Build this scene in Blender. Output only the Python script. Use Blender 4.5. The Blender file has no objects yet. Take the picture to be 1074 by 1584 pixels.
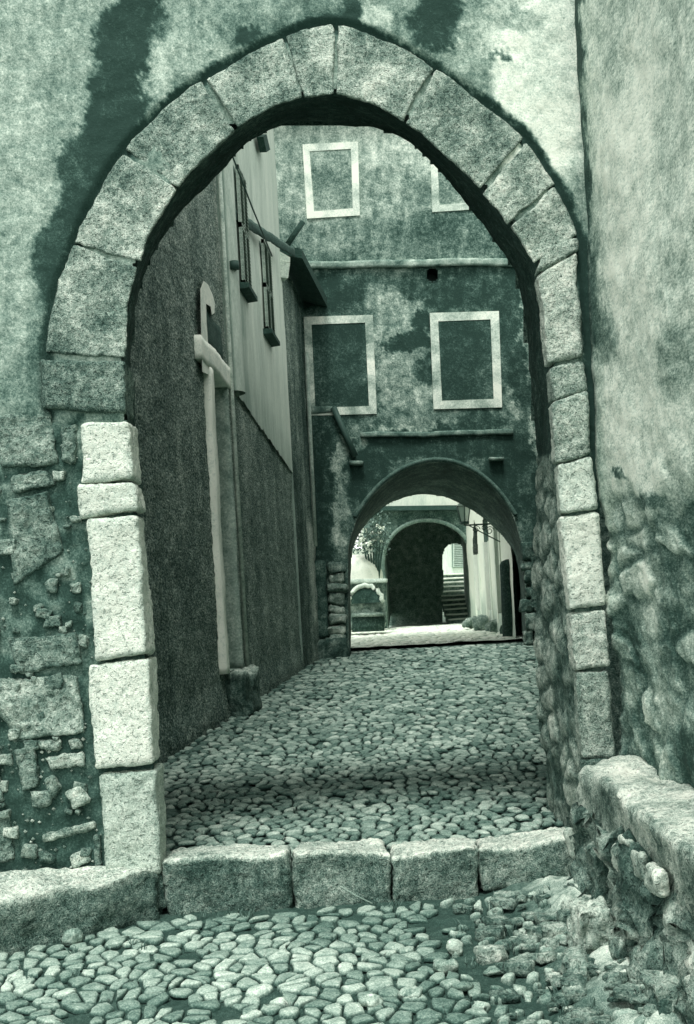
import bpy, math, random
import numpy as np
from mathutils import Vector, Matrix, noise
random.seed(7)
S = bpy.context.scene
COL = S.collection
EYE = 1.70; F = 1900.0; RO = math.radians(3.2); CR, SR = math.cos(RO), math.sin(RO)
PX, PY = 537.0, 945.0
V = Vector

# ---------------------------------------------------------------- survey helpers
def ray(x, y):
    dx, dy = x-PX, PY-y
    return ((dx*CR+dy*SR)/F, (-dx*SR+dy*CR)/F)
def at(x, y, Y):
    a, b = ray(x, y)
    return V((a*Y, Y, b*Y+EYE))
def streetz(Y): return EYE-1.42+0.02*(Y-7.1)
LA, LB = -2.808, 0.076            # left house line  x = LA + LB*Y
def lw(x, y, off=0.0):
    a, b = ray(x, y)
    Y = (LA+off)/(a-LB)
    return V((a*Y, Y, b*Y+EYE))
def lwp(Y, z, off=0.0): return V((LA+LB*Y+off, Y, z))
def fbm(p, sc=1.0, o=4): return noise.fractal(V(p)*sc, 1.0, 2.0, o)
def sst(a, b, x):
    t = min(1, max(0, (x-a)/(b-a))); return t*t*(3-2*t)

# ---------------------------------------------------------------- materials
def lin(c):
    return tuple((v/255/12.92 if v/255 <= .04045 else ((v/255+.055)/1.055)**2.4) for v in c)
PAL = [(0.0, (32, 57, 50)), (.2, (56, 82, 74)), (.4, (99, 122, 112)), (.6, (145, 163, 151)), (.8, (195, 208, 195)), (1.0, (232, 237, 223))]
MATS = {}
def mat(name, scale=1.0, a1=.25, a2=.2, a3=.12, bump=.4, bd=.01, rough=.9, use_tone=True, tone=.5, pits=0.0, stretch=None, fleck=.16):
    if name in MATS: return MATS[name]
    m = bpy.data.materials.new(name); m.use_nodes = True
    nt = m.node_tree; N = nt.nodes; L = nt.links
    for n in list(N): N.remove(n)
    out = N.new('ShaderNodeOutputMaterial'); bs = N.new('ShaderNodeBsdfPrincipled')
    bs.inputs['Roughness'].default_value = rough
    bs.inputs['Specular IOR Level'].default_value = .25
    L.new(bs.outputs[0], out.inputs[0])
    tc = N.new('ShaderNodeTexCoord'); mp = N.new('ShaderNodeMapping')
    if stretch: mp.inputs['Scale'].default_value = stretch
    L.new(tc.outputs['Object'], mp.inputs[0])
    def nz(sc, det, ro=.6):
        n = N.new('ShaderNodeTexNoise'); n.inputs['Scale'].default_value = sc*scale
        n.inputs['Detail'].default_value = det; n.inputs['Roughness'].default_value = ro
        L.new(mp.outputs[0], n.inputs['Vector']); return n.outputs['Fac']
    def ma(op, a, b, c=None):
        n = N.new('ShaderNodeMath'); n.operation = op
        for i, v in enumerate((a, b, c)):
            if v is None: continue
            if isinstance(v, (int, float)): n.inputs[i].default_value = v
            else: L.new(v, n.inputs[i])
        return n.outputs[0]
    n1, n2, n3 = nz(2.2, 6, .65), nz(14, 6, .7), nz(95, 4, .75)
    if use_tone:
        at_ = N.new('ShaderNodeAttribute'); at_.attribute_name = 'tone'; t = at_.outputs['Fac']
    else: t = tone
    # centre the noises at 0 and stretch them
    s = ma('ADD', t, ma('MULTIPLY', ma('SUBTRACT', n1, .5), a1*4.0))
    s = ma('ADD', s, ma('MULTIPLY', ma('SUBTRACT', n2, .5), a2*5.5))
    s = ma('ADD', s, ma('MULTIPLY', ma('SUBTRACT', n3, .5), a3*8.0))
    fk = N.new('ShaderNodeTexNoise'); fk.inputs['Scale'].default_value = 60*scale; fk.inputs['Detail'].default_value = 5; fk.inputs['Roughness'].default_value = .8
    L.new(mp.outputs[0], fk.inputs['Vector'])
    for lo, hi, amt, op in ((.56, .66, fleck, 'ADD'), (.44, .35, fleck*1.1, 'SUBTRACT')):
        r0 = N.new('ShaderNodeMapRange'); r0.inputs['From Min'].default_value = lo; r0.inputs['From Max'].default_value = hi
        L.new(fk.outputs['Fac'], r0.inputs['Value'])
        s = ma('MAXIMUM', s, -.04) if op == 'ADD' else s
        s = ma(op, s, ma('MULTIPLY', r0.outputs[0], amt))
    if pits:
        vo = N.new('ShaderNodeTexNoise'); vo.inputs['Scale'].default_value = 38*scale; vo.inputs['Detail'].default_value = 3
        L.new(mp.outputs[0], vo.inputs['Vector'])
        r = N.new('ShaderNodeMapRange'); r.inputs['From Min'].default_value = .56; r.inputs['From Max'].default_value = .68
        L.new(vo.outputs['Fac'], r.inputs['Value'])
        s = ma('SUBTRACT', s, ma('MULTIPLY', r.outputs[0], pits))
    cr = N.new('ShaderNodeValToRGB'); e = cr.color_ramp.elements
    e[0].position = 0; e[0].color = (*lin(PAL[0][1]), 1); e[1].position = 1; e[1].color = (*lin(PAL[-1][1]), 1)
    for p, c in PAL[1:-1]:
        k = e.new(p); k.color = (*lin(c), 1)
    L.new(s, cr.inputs[0]); L.new(cr.outputs[0], bs.inputs['Base Color'])
    if bump:
        h = ma('ADD', ma('MULTIPLY', n2, 1.0), ma('MULTIPLY', n3, .35))
        if pits: h = ma('SUBTRACT', h, ma('MULTIPLY', r.outputs[0], .5))
        b = N.new('ShaderNodeBump'); b.inputs['Strength'].default_value = bump; b.inputs['Distance'].default_value = bd
        L.new(h, b.inputs['Height']); L.new(b.outputs[0], bs.inputs['Normal'])
    MATS[name] = m; return m
M_PLAST = mat('weathered_plaster', 1.0, .07, .11, .12, .5, .02)
M_RWALL = mat('right_wall_plaster', 1.1, .10, .17, .16, .6, .015, stretch=(1, .42, 1))
M_STONE = mat('dressed_stone', 1.5, .09, .20, .20, .9, .03, pits=.10)
M_WHITE = mat('white_limestone', 1.3, .07, .10, .13, .9, .02, pits=.14)
M_RUBBLE = mat('rubble_stone', 1.2, .10, .2, .14, .9, .03, pits=.12)
M_MORTAR = mat('dark_mortar', 1.6, .08, .16, .22, 1.0, .04)
M_COBBLE = mat('cobble_stone', 1.2, .06, .12, .12, .6, .012)
M_EARTH = mat('damp_earth', 2.0, .08, .12, .14, .8, .02)
M_CAST = mat('roughcast', .50, .07, .14, .30, 1.0, .10, stretch=(1, .42, 1))
M_HPLAST = mat('house_plaster', fleck=.05, scale=.35, a1=.07, a2=.06, a3=.04, bump=.3, bd=.03, stretch=(3, 3, .6))
M_FAC = mat('stained_facade', .30, .10, .17, .14, .5, .05)
M_PAINT = mat('faded_white_paint', .4, .06, .12, .07, .2, .02)
M_WOOD = mat('old_wood', .6, .05, .1, .1, .4, .02, stretch=(1, 1, 4), fleck=.05)
M_IRON = mat('dark_iron', 1, .02, .03, .03, .2, .005, rough=.6, fleck=0)
M_LEAF = mat('leaf', 3, .1, .1, .05, 0, rough=.7, fleck=0)
gl = bpy.data.materials.new('lantern_glass'); gl.use_nodes = True
g = gl.node_tree.nodes['Principled BSDF']; g.inputs['Base Color'].default_value = (.62, .74, .66, 1); g.inputs['Roughness'].default_value = .15
g.inputs['Alpha'].default_value = .55

# ---------------------------------------------------------------- mesh helpers
class MB:
    def __init__(s): s.v = []; s.f = []; s.t = []
    def add(s, vs, fs, tone):
        o = len(s.v); s.v += [tuple(p) for p in vs]; s.f += [tuple(i+o for i in f) for f in fs]
        s.t += list(tone) if hasattr(tone, '__len__') else [tone]*len(vs)
def link(name, mb, m, parent=None, base=None, smooth=True):
    me = bpy.data.meshes.new(name)
    b = V(base) if base is not None else V((0, 0, 0))
    arr = np.array(mb.v, dtype=np.float64).reshape(-1, 3)
    if parent is None: arr = arr-np.array(b)
    me.from_pydata(arr.tolist(), [], mb.f)
    a = me.attributes.new('tone', 'FLOAT', 'POINT'); a.data.foreach_set('value', np.array(mb.t, dtype=np.float32))
    if smooth: me.polygons.foreach_set('use_smooth', [True]*len(me.polygons))
    me.materials.append(m); me.update()
    o = bpy.data.objects.new(name, me); COL.objects.link(o)
    if parent is not None:
        o.parent = parent
        o.matrix_parent_inverse = Matrix.Translation(-root_loc(parent))
    else: o.location = b
    return o
LOC = {}
def root_loc(p):
    return LOC.get(p.name, V((0, 0, 0)))
def thing(name, label, cat, loc, group=None):
    o = bpy.data.objects.new(name, None); o.empty_display_size = .2
    COL.objects.link(o); o.location = loc; LOC[o.name] = V(loc)
    o['label'] = label; o['category'] = cat
    if group: o['group'] = group
    return o
def tag(o, label, cat, group=None, kind=None):
    if label: o['label'] = label
    if cat: o['category'] = cat
    if group: o['group'] = group
    if kind: o['kind'] = kind
    return o
def structure(name, mb, m):
    o = link(name, mb, m); o['kind'] = 'structure'; return o

def rock(mb, front, back, r=.02, amp=.01, step=.025, tone=.5, edge_dark=.12, seed=None, nsc=9.0, tvar=.0, topw=0.0, mapf=None):
    """stone with 8 corners (front TL,TR,BR,BL / back same), rounded arrises, displaced faces"""
    f = [V(p) for p in front]; b = [V(p) for p in back]
    sx = (f[0]-f[1]).length*.5+(f[3]-f[2]).length*.5; sz = (f[0]-f[3]).length*.5+(f[1]-f[2]).length*.5; sy = (f[0]-b[0]).length
    n = [max(3, min(46, int(math.ceil(s/step)))) for s in (sx, sy, sz)]
    rr = [min(.98, 2*r/max(s, 1e-4)) for s in (sx, sy, sz)]
    sd = V((random.random()*50, random.random()*50, random.random()*50)) if seed is None else V((seed, seed*1.7, -seed))
    idx = {}; vs = []; ts = []
    def w(i, j, k):
        key = (i, j, k)
        if key in idx: return idx[key]
        p = [2*i/n[0]-1, 2*j/n[1]-1, 2*k/n[2]-1]
        q = [max(-(1-rr[a]), min(1-rr[a], p[a])) for a in range(3)]
        d = [(p[a]-q[a])/rr[a] for a in range(3)]
        L_ = math.sqrt(sum(x*x for x in d)) or 1
        e = sum(1 for x in d if abs(x) > .01)
        p = [q[a]+d[a]/L_*rr[a] if L_ > 1e-6 else p[a] for a in range(3)]
        u, t, h = (p[0]+1)/2, (p[1]+1)/2, (p[2]+1)/2
        def bil(c): return (c[3]*(1-u)+c[2]*u)*(1-h)+(c[0]*(1-u)+c[1]*u)*h
        P = bil(f)*(1-t)+bil(b)*t if mapf is None else mapf(u, t, h)
        nv = noise.turbulence_vector((P+sd)*nsc*.35, 2, False)
        P2 = P+(nv-V((.35, .35, .35)))*amp*1.3
        fine = V((fbm(P+sd, nsc*3, 3), fbm(P-sd, nsc*3, 3), fbm(P+sd*.5, nsc*3, 3)))
        P2 = P2+fine*amp*.55
        idx[key] = len(vs); vs.append(P2)
        tt = tone+tvar*fbm(P+sd, 5, 3)-(edge_dark if e >= 2 else 0)
        if topw and k >= n[2]-1: tt += topw*(1 if k == n[2] else .6)  # upper faces painted lighter, for light from above and dust
        ts.append(tt)
        return idx[key]
    fs = []
    for i in range(n[0]):
        for k in range(n[2]):
            fs.append((w(i, 0, k), w(i+1, 0, k), w(i+1, 0, k+1), w(i, 0, k+1)))
            fs.append((w(i, n[1], k), w(i, n[1], k+1), w(i+1, n[1], k+1), w(i+1, n[1], k)))
    for i in range(n[0]):
        for j in range(n[1]):
            fs.append((w(i, j, n[2]), w(i+1, j, n[2]), w(i+1, j+1, n[2]), w(i, j+1, n[2])))
            fs.append((w(i, j, 0), w(i, j+1, 0), w(i+1, j+1, 0), w(i+1, j, 0)))
    for k in range(n[2]):
        for j in range(n[1]):
            fs.append((w(0, j, k), w(0, j, k+1), w(0, j+1, k+1), w(0, j+1, k)))
            fs.append((w(n[0], j, k), w(n[0], j+1, k), w(n[0], j+1, k+1), w(n[0], j, k+1)))
    mb.add(vs, fs, ts)
def rock_px(quad, Y, depth, **k):
    mb = MB(); f = [at(x, y, Y) for x, y in quad]; b = [p+V((0, depth, 0)) for p in f]
    rock(mb, f, b, **k); return mb
def box(mb, p0, p1, tone=.5):
    x0, y0, z0 = p0; x1, y1, z1 = p1
    vs = [(x0, y0, z0), (x1, y0, z0), (x1, y1, z0), (x0, y1, z0), (x0, y0, z1), (x1, y0, z1), (x1, y1, z1), (x0, y1, z1)]
    mb.add(vs, [(0, 3, 2, 1), (4, 5, 6, 7), (0, 1, 5, 4), (1, 2, 6, 5), (2, 3, 7, 6), (3, 0, 4, 7)], tone)
def hexa(mb, f, b, tone=.5):
    vs = list(f)+list(b)
    mb.add(vs, [(3, 2, 1, 0), (4, 5, 6, 7), (0, 1, 5, 4), (1, 2, 6, 5), (2, 3, 7, 6), (3, 0, 4, 7)], tone)
def tube(mb, pts, r, tone=.5, n=10, caps=True):
    pts = [V(p) for p in pts]; vs = []; fs = []
    for i, p in enumerate(pts):
        d = (pts[min(i+1, len(pts)-1)]-pts[max(i-1, 0)]).normalized()
        u = d.orthogonal().normalized() if abs(d.z) < .9 else V((1, 0, 0)); u = (u-d*u.dot(d)).normalized(); w_ = d.cross(u)
        rad = r[i] if hasattr(r, '__len__') else r
        for k in range(n):
            a = 2*math.pi*k/n; vs.append(p+u*rad*math.cos(a)+w_*rad*math.sin(a))
    for i in range(len(pts)-1):
        for k in range(n):
            fs.append((i*n+k, i*n+(k+1) % n, (i+1)*n+(k+1) % n, (i+1)*n+k))
    if caps: fs += [tuple(range(n))[::-1], tuple(range((len(pts)-1)*n, len(pts)*n))]
    mb.add(vs, fs, tone)
def masonry(p, sc, warp=.06):
    """rubble masonry: 0 in the mortar joint .. 1 on the stone's face, and a random value per stone"""
    q = p+V((noise.noise(p*3), noise.noise(p*3+V((7, 1, 4))), 0))*warp+V((noise.noise(p*11), noise.noise(p*11+V((7, 1, 4))), 0))*warp*.35
    q = V((q.x*sc*.8, q.y*sc*1.15, 0)); d, pts = noise.voronoi(q)
    e = sst(.03, .28, d[1]-d[0]); c = noise.cell(pts[0]*13.7+V((.5, .5, .5)))
    return e, (c+1)/2 if c < 0 else c
def inside(x, y, poly):
    c = False; j = len(poly)-1
    for i in range(len(poly)):
        xi, yi = poly[i]; xj, yj = poly[j]
        if (yi > y) != (yj > y) and x < (xj-xi)*(y-yi)/(yj-yi)+xi: c = not c
        j = i
    return c
def sheet(mb, xs, ys, pos, tone, hole=None):
    nx, ny = len(xs), len(ys); vs = []; ts = []
    for y in ys:
        for x in xs:
            vs.append(pos(x, y)); ts.append(tone(x, y))
    fs = []
    for j in range(ny-1):
        for i in range(nx-1):
            if hole and hole((xs[i]+xs[i+1])/2, (ys[j]+ys[j+1])/2): continue
            a = j*nx+i; fs.append((a, a+nx, a+nx+1, a+1))
    mb.add(vs, fs, ts)
def fr(a, b, s):
    n = max(1, int(round((b-a)/s))); return [a+(b-a)*i/n for i in range(n+1)]
def resample(poly, step):
    out = [V(poly[0]).to_2d() if len(poly[0]) > 2 else V(poly[0])]
    for a, b in zip(poly[:-1], poly[1:]):
        a = V(a); b = V(b); n = max(1, int((b-a).length/step))
        for k in range(1, n+1): out.append(a+(b-a)*k/n)
    return out
def at_frac(poly, n):
    P = [V(p) for p in poly]; d = [0]
    for a, b in zip(P[:-1], P[1:]): d.append(d[-1]+(b-a).length)
    out = []
    for k in range(n+1):
        t = d[-1]*k/n; i = max(j for j in range(len(d)) if d[j] <= t+1e-9); i = min(i, len(P)-2)
        out.append(P[i]+(P[i+1]-P[i])*((t-d[i])/max(1e-9, d[i+1]-d[i])))
    return out
def smooth_poly(p, it=2):
    for _ in range(it):
        q = [p[0]]
        for a, b in zip(p[:-1], p[1:]):
            q += [(a[0]*.75+b[0]*.25, a[1]*.75+b[1]*.25), (a[0]*.25+b[0]*.75, a[1]*.25+b[1]*.75)]
        q.append(p[-1]); p = q
    return p

def clip(poly, px_, py_, nx, ny):
    out = []; n = len(poly)
    for i in range(n):
        a = poly[i]; b = poly[(i+1) % n]
        da = (a[0]-px_)*nx+(a[1]-py_)*ny; db = (b[0]-px_)*nx+(b[1]-py_)*ny
        if da <= 0: out.append(a)
        if (da < 0 < db) or (db < 0 < da):
            t = da/(da-db); out.append((a[0]+(b[0]-a[0])*t, a[1]+(b[1]-a[1])*t))
    return out
def paving(mb, a0, a1, b0, b1, sa, sb, mapf, keep=None, gap=.1, h=.03, tone=.5, tv=.12, jit=.42, tilt=.25, drop=0.0, rings=((1.0, -.8), (.965, .35), (.84, .86), (.5, 1.0)), rnd=2, szvar=0.0, tonef=None, seed=1):
    """tightly packed natural stones: irregular cells in a plane, each one a small domed pebble"""
    R = random.Random(seed)
    na = int((a1-a0)/sa)+1; nb = int((b1-b0)/sb)+1; sites = {}
    for j in range(-1, nb+1):
        for i in range(-1, na+1):
            sites[(i, j)] = ((i+.5*(j % 2)+.5+(R.random()-.5)*2*jit+.25*math.sin(j*12.9)), (j+.5+(R.random()-.5)*2*jit))
    for j in range(nb):
        for i in range(na):
            cx, cy = sites[(i, j)]
            A, B = a0+cx*sa, b0+cy*sb
            if keep and not keep(A, B): continue
            if R.random() < drop: continue
            poly = [(cx-1.4, cy-1.4), (cx+1.4, cy-1.4), (cx+1.4, cy+1.4), (cx-1.4, cy+1.4)]
            for dj in (-2, -1, 0, 1, 2):
                for di in (-2, -1, 0, 1, 2):
                    s = sites.get((i+di, j+dj))
                    if (di or dj) and s:
                        nx, ny = s[0]-cx, s[1]-cy
                        poly = clip(poly, (s[0]+cx)/2, (s[1]+cy)/2, nx, ny)
                        if len(poly) < 3: break
                if len(poly) < 3: break
            if len(poly) < 3: continue
            mx = sum(p[0] for p in poly)/len(poly); my = sum(p[1] for p in poly)/len(poly)
            for _ in range(rnd if rnd < 2 else 1):
                q = []
                for k in range(len(poly)):
                    a = poly[k]; b = poly[(k+1) % len(poly)]
                    c1, c2 = R.uniform(.1, .26), R.uniform(.74, .9); q += [(a[0]*(1-c1)+b[0]*c1, a[1]*(1-c1)+b[1]*c1), (a[0]*(1-c2)+b[0]*c2, a[1]*(1-c2)+b[1]*c2)]
                poly = q
            g_ = 1-gap*(1+R.random()*.8); sc = 1-szvar*R.random()
            poly = [(mx+(p[0]-mx)*g_*sc+(R.random()-.5)*.11, my+(p[1]-my)*g_*sc+(R.random()-.5)*.11) for p in poly]
            tx, ty = (R.random()-.5)*2*tilt, (R.random()-.5)*2*tilt
            hh = h*(.7+.6*R.random()); t0 = tone+(R.random()-.5)*2*tv
            if tonef: t0 += tonef(A, B)
            vs = []; ts = []; n = len(poly)
            for s, z in rings:
                for p in poly:
                    u, v = (p[0]-mx)*s, (p[1]-my)*s
                    zz = hh*z+(u*tx+v*ty)*h+(R.random()-.5)*h*.12
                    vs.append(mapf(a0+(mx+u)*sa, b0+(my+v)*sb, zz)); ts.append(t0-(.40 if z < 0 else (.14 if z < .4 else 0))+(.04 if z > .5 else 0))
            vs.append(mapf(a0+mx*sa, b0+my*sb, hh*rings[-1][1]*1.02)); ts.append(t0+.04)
            fs = []
            for r_ in range(len(rings)-1):
                for k in range(n):
                    fs.append((r_*n+k, r_*n+(k+1) % n, (r_+1)*n+(k+1) % n, (r_+1)*n+k))
            c = len(vs)-1; o = (len(rings)-1)*n
            for k in range(n): fs.append((o+k, o+(k+1) % n, c))
            mb.add(vs, fs, ts)

def painted(base, blobs, warp=18, wsc=.012, fine=.06):
    """tone field in survey coordinates: soft stains and painted shade with wandering outlines"""
    def f(x, y):
        p = V((x*wsc, y*wsc, 3.1))
        wx = noise.noise(p)*warp+noise.noise(p*4)*warp*.45+noise.noise(p*12)*warp*.32+noise.noise(p*34)*warp*.22
        wy = noise.noise(p+V((9, 5, 2)))*warp+noise.noise(p*4+V((9, 5, 2)))*warp*.45+noise.noise(p*12+V((9, 5, 2)))*warp*.32+noise.noise(p*34+V((9, 5, 2)))*warp*.22
        X, Y = x+wx, y+wy
        t = base(x, y) if callable(base) else base
        for (cx, cy, rx, ry, ang, val, hard) in blobs:
            a = math.radians(ang); dx, dy = X-cx, Y-cy
            u = (dx*math.cos(a)+dy*math.sin(a))/rx; v = (-dx*math.sin(a)+dy*math.cos(a))/ry
            d = math.sqrt(u*u+v*v)
            if d > 1.6: continue
            k = 1-sst(1-hard*.5, 1+hard*.5, d)
            t = t*(1-k)+val*k
        return t+fine*noise.noise(V((x*.09, y*.09, 7)))+fine*noise.noise(V((x*.25, y*.25, 1)))
    return f

# ================================================================ GATEWAY
YG = 7.10; TG = 1.10
FRONT = [(262, 1440), (250, 1350), (243, 1190), (232, 1010), (215, 790), (201, 640), (195, 550), (200, 480), (214, 410), (240, 345), (275, 291), (325, 236), (365, 200), (420, 168), (472, 149), (518, 142), (565, 152), (627, 188), (685, 232), (745, 293), (793, 352), (828, 405), (846, 480), (851, 560), (857, 640), (864, 715), (869, 800), (883, 945), (893, 1040), (902, 1165), (912, 1300), (918, 1420)]
BACK = [(266, 1400), (258, 1330), (250, 1200), (240, 1010), (224, 800), (211, 640), (206, 560), (211, 490), (226, 425), (254, 368), (295, 318), (345, 268), (382, 224), (425, 200), (475, 193), (520, 196), (575, 201), (620, 212), (662, 250), (706, 297), (742, 346), (774, 392), (796, 430), (808, 484), (815, 560), (824, 640), (829, 720), (826, 780), (824, 900), (826, 1010), (834, 1100), (843, 1200), (852, 1290), (860, 1380)]
HOLE = [(300, 1500)]+[(x-8 if x < 500 else x+8, y-8 if y < 400 else y) for x, y in FRONT]+[(880, 1500)]
gate = thing('stone_gateway', 'tall pointed stone archway in a stained plaster wall framing the cobbled lane', 'gateway', (at(258, 1400, YG).x, YG, EYE-1.66))
gblobs = [
    (60, 300, 120, 520, 0, 0.54, .3), (20, 120, 60, 260, 0, 0.58, .3),
    (150, 90, 95, 60, 20, 0.55, .4), (205, 60, 55, 70, 0, -0.03, .25), (170, 180, 42, 110, 8, -0.01, .3), (195, 130, 45, 60, 0, -0.03, .3),
    (150, 250, 45, 110, 25, 0.00, .35), (105, 400, 22, 160, 12, 0.30, .5), (95, 340, 25, 130, 15, 0.09, .5),
    (300, 60, 70, 45, -15, 0.52, .5), (250, 110, 30, 45, 20, 0.62, .4), (320, 95, 60, 22, -25, 0.62, .4), (390, 35, 60, 30, 0, 0.42, .5), (385, 45, 18, 10, 0, 0.01, .3),
    (480, 15, 60, 22, 0, 0.42, .5), (590, 28, 25, 20, 0, 0.72, .4), (545, 20, 25, 18, 0, 0.05, .4),
    (680, 30, 42, 42, 10, -0.03, .3), (740, 75, 45, 50, 30, 0.55, .5), (790, 60, 50, 70, 0, 0.70, .4), (840, 140, 75, 150, 0, .95, .4), (858, 60, 50, 90, 0, 0.85, .3),
    (775, 95, 16, 9, 0, 0.30, .4), (800, 30, 40, 20, 0, 0.60, .4),
    (450, 600, 700, 22, 0, 0.38, .6),
    (70, 600, 60, 50, 0, 0.40, .5), (45, 690, 45, 45, 0, 0.36, .5), (45, 810, 50, 60, 0, 0.34, .5), (20, 920, 40, 60, 0, 0.30, .5)]
def gbase(x, y):
    t = .50 if y < 540 else .50-.20*sst(540, 700, y)
    # dark line hugging the outside of the arch ring
    return t
gpaint = painted(gbase, gblobs, 26, fine=.12)
EXT = [(75, 645), (72, 548), (82, 470), (115, 378), (150, 300), (192, 232), (250, 170), (315, 122), (380, 88), (450, 50), (520, 33), (600, 62), (672, 105), (750, 160), (815, 213), (860, 285), (888, 345), (905, 400), (912, 550), (925, 720), (940, 900), (955, 1165)]
EXTV = [V(p) for p in at_frac(smooth_poly(EXT), 700)]
EXTA = np.array([(p.x, p.y) for p in EXTV])
def ext_d(x, y):
    d = np.hypot(EXTA[:, 0]-x, EXTA[:, 1]-y); return float(d.min())
def gtone(x, y):
    t = gpaint(x, y)+.13*noise.noise(V((x*.045, y*.006, 3)))*sst(-.3, .3, noise.noise(V((x*.01, y*.01, 6))))-.10*max(0, noise.noise(V((x*.11, y*.012, 8))))
    if y < 1180 and x > 40:
        d = ext_d(x+6*noise.noise(V((x*.05, y*.05, 0))), y)+5*noise.noise(V((x*.16, y*.16, 5)))+4*noise.noise(V((x*.4, y*.4, 5)))
        w_ = (13+9*noise.noise(V((x*.02, y*.02, 4)))) if y < 560 or x > 500 else 5
        t = t-(t+.1)*(.95 if y < 330 or x > 500 else .45)*(1-sst(w_*.5, w_*1.1, d))
        t -= .12*(1-sst(10, 60, d))*(1 if x < 560 else .3)
    if x < 260 and y > 640:
        k = sst(640, 760, y)*sst(-20, 110, x+18*noise.noise(V((x*.03, y*.03, 0))))
        e, c = masonry(at(x, y, YG).xzy, 6.0, .07)
        t = t*(1-k)+(.24+.34*e*c*c+.10*fbm((x*.02, y*.02, 3), 1, 4))*k
        if x < 130: e, c = masonry(at(x, y, YG).xzy+V((3, 0, 0)), 3.2, .06); t = t*(1-.8*(1-e))
    if x < 260 and y > 1040: t = t*(1-sst(1040, 1120, y)*.45)
    return max(-.25, t)
def gpos(x, y):
    p = at(x, y, YG)
    d = .012*fbm(p, 2.2)+.005*fbm(p, 9)
    if y > 600: d -= .03*sst(600, 760, y)*(1 if x < 300 else .5)+.012*fbm(p, 14)*sst(600, 700, y)
    e = ext_d(x, y) if 30 < y < 1180 else 99
    d -= .03*(1-sst(3, 14, e))
    return p+V((0, -d, 0))
mb = MB(); sheet(mb, fr(-380, 930, 4.5), fr(-70, 1460, 4.5), gpos, gtone, hole=lambda x, y: inside(x, y, HOLE))
link('plastered_wall', mb, M_PLAST, gate)
# back face and top of the gate wall
mb = MB(); BH = [(300, 1500)]+[(x-5 if x < 500 else x+3, y-5 if y < 400 else y) for x, y in BACK]+[(880, 1500)]
sheet(mb, fr(-380, 1050, 12), fr(-70, 1420, 12), lambda x, y: at(x, y, YG+TG)+V((0, 0, 0)), lambda x, y: .3, hole=lambda x, y: inside(x, y, BH))
link('rear_wall_face', mb, M_RUBBLE, gate)
mb = MB(); a, b = at(-380, -68, YG), at(930, -68, YG); hexa(mb, [a+V((-.1, -.06, .1)), b+V((.1, -.06, .1)), b+V((.1, -.06, 0)), a+V((-.1, -.06, 0))], [a+V((-.1, TG+.06, .1)), b+V((.1, TG+.06, .1)), b+V((.1, TG+.06, 0)), a+V((-.1, TG+.06, 0))], .45)
link('wall_coping', mb, M_RUBBLE, gate)
# passage lining: loft front profile -> rear profile
nS = 420; A_ = at_frac(smooth_poly(FRONT), nS); B_ = at_frac(smooth_poly(BACK), nS); nd = 44
vs = []; ts = []; fs = []
for j in range(nd+1):
    t = j/nd
    for i in range(nS+1):
        p = at(A_[i].x, A_[i].y, YG+.02)*(1-t)+at(B_[i].x, B_[i].y, YG+TG)*t
        side = 1 if A_[i].x > 520 else -1
        amp = .018
        cen = V((.03, p.y, 2.8)); dr = (p-cen); dr = V((dr.x, 0, dr.z if A_[i].y < 560 else 0)).normalized()
        p = p+dr*(.012+amp*(.4+fbm(p, 5, 4)))
        if side > 0 and A_[i].y > 700:
            e_, c_ = masonry(V((p.y*.8, p.z, 2)), 4.4, .05); p = p-V((.024*e_*(.4+c_)+.012*fbm(p, 13, 5), 0, 0))
            mm = .30+.36*e_*(.6+.6*c_)
        vs.append(p)
        tt = .09 if A_[i].y < 700 else (mm if side > 0 else .2)  # soffit toned near black, its shadow painted into the colour
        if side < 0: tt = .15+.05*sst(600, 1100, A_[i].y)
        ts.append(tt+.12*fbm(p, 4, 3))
for j in range(nd):
    for i in range(nS):
        a = j*(nS+1)+i; fs.append((a, a+1, a+nS+2, a+nS+1))
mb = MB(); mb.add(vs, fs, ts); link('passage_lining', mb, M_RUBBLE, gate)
# arch ring stones
ring = [
    ((75, 545), (115, 380), (212, 412), (195, 552), .50), ((117, 374), (192, 236), (273, 293), (215, 405), .56), ((195, 229), (314, 126), (363, 200), (277, 288), .52),
    ((319, 121), (440, 58), (470, 149), (367, 197), .50), ((444, 56), (517, 37), (517, 143), (474, 147), .52), ((523, 37), (670, 105), (625, 187), (523, 143), .56),
    ((676, 109), (812, 212), (743, 292), (631, 190), .50), ((817, 219), (858, 283), (787, 345), (748, 297), .66), ((861, 288), (893, 362), (828, 404), (791, 350), .60)]
FIN = at_frac(smooth_poly(FRONT), 900); FOUT = at_frac(smooth_poly([(75, 560)]+EXT[1:19]), 900)
def near(P, q): return min(range(len(P)), key=lambda i: (P[i].x-q[0])**2+(P[i].y-q[1])**2)
def lerpi(P, f):
    i = min(len(P)-2, max(0, int(f))); return P[i].lerp(P[i+1], f-i)
for k, (ol, orr, ir, il, tn) in enumerate(ring):
    i0, i1, o0, o1 = near(FIN, il), near(FIN, ir), near(FOUT, ol), near(FOUT, orr)
    f = [at(*p, YG-.02) for p in (ol, orr, ir, il)]; b = [p+V((0, .10, 0)) for p in f]
    def mp_(u, t, h):
        p = lerpi(FIN, i0+(i1-i0)*u); q = lerpi(FOUT, o0+(o1-o0)*u); c = p.lerp(q, h)
        c = c+V((2.2*noise.noise(V((c.y*.05, h*3, k))), 1.6*noise.noise(V((c.x*.05, k, h*3)))))
        return at(c.x, c.y, YG-.01+.10*t)
    mb = MB(); rock(mb, f, b, r=.008, amp=.010, step=.0125, tone=tn+.05, edge_dark=.02, tvar=.30, nsc=11, mapf=mp_)
    link('arch_stone', mb, M_STONE, gate)
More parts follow.
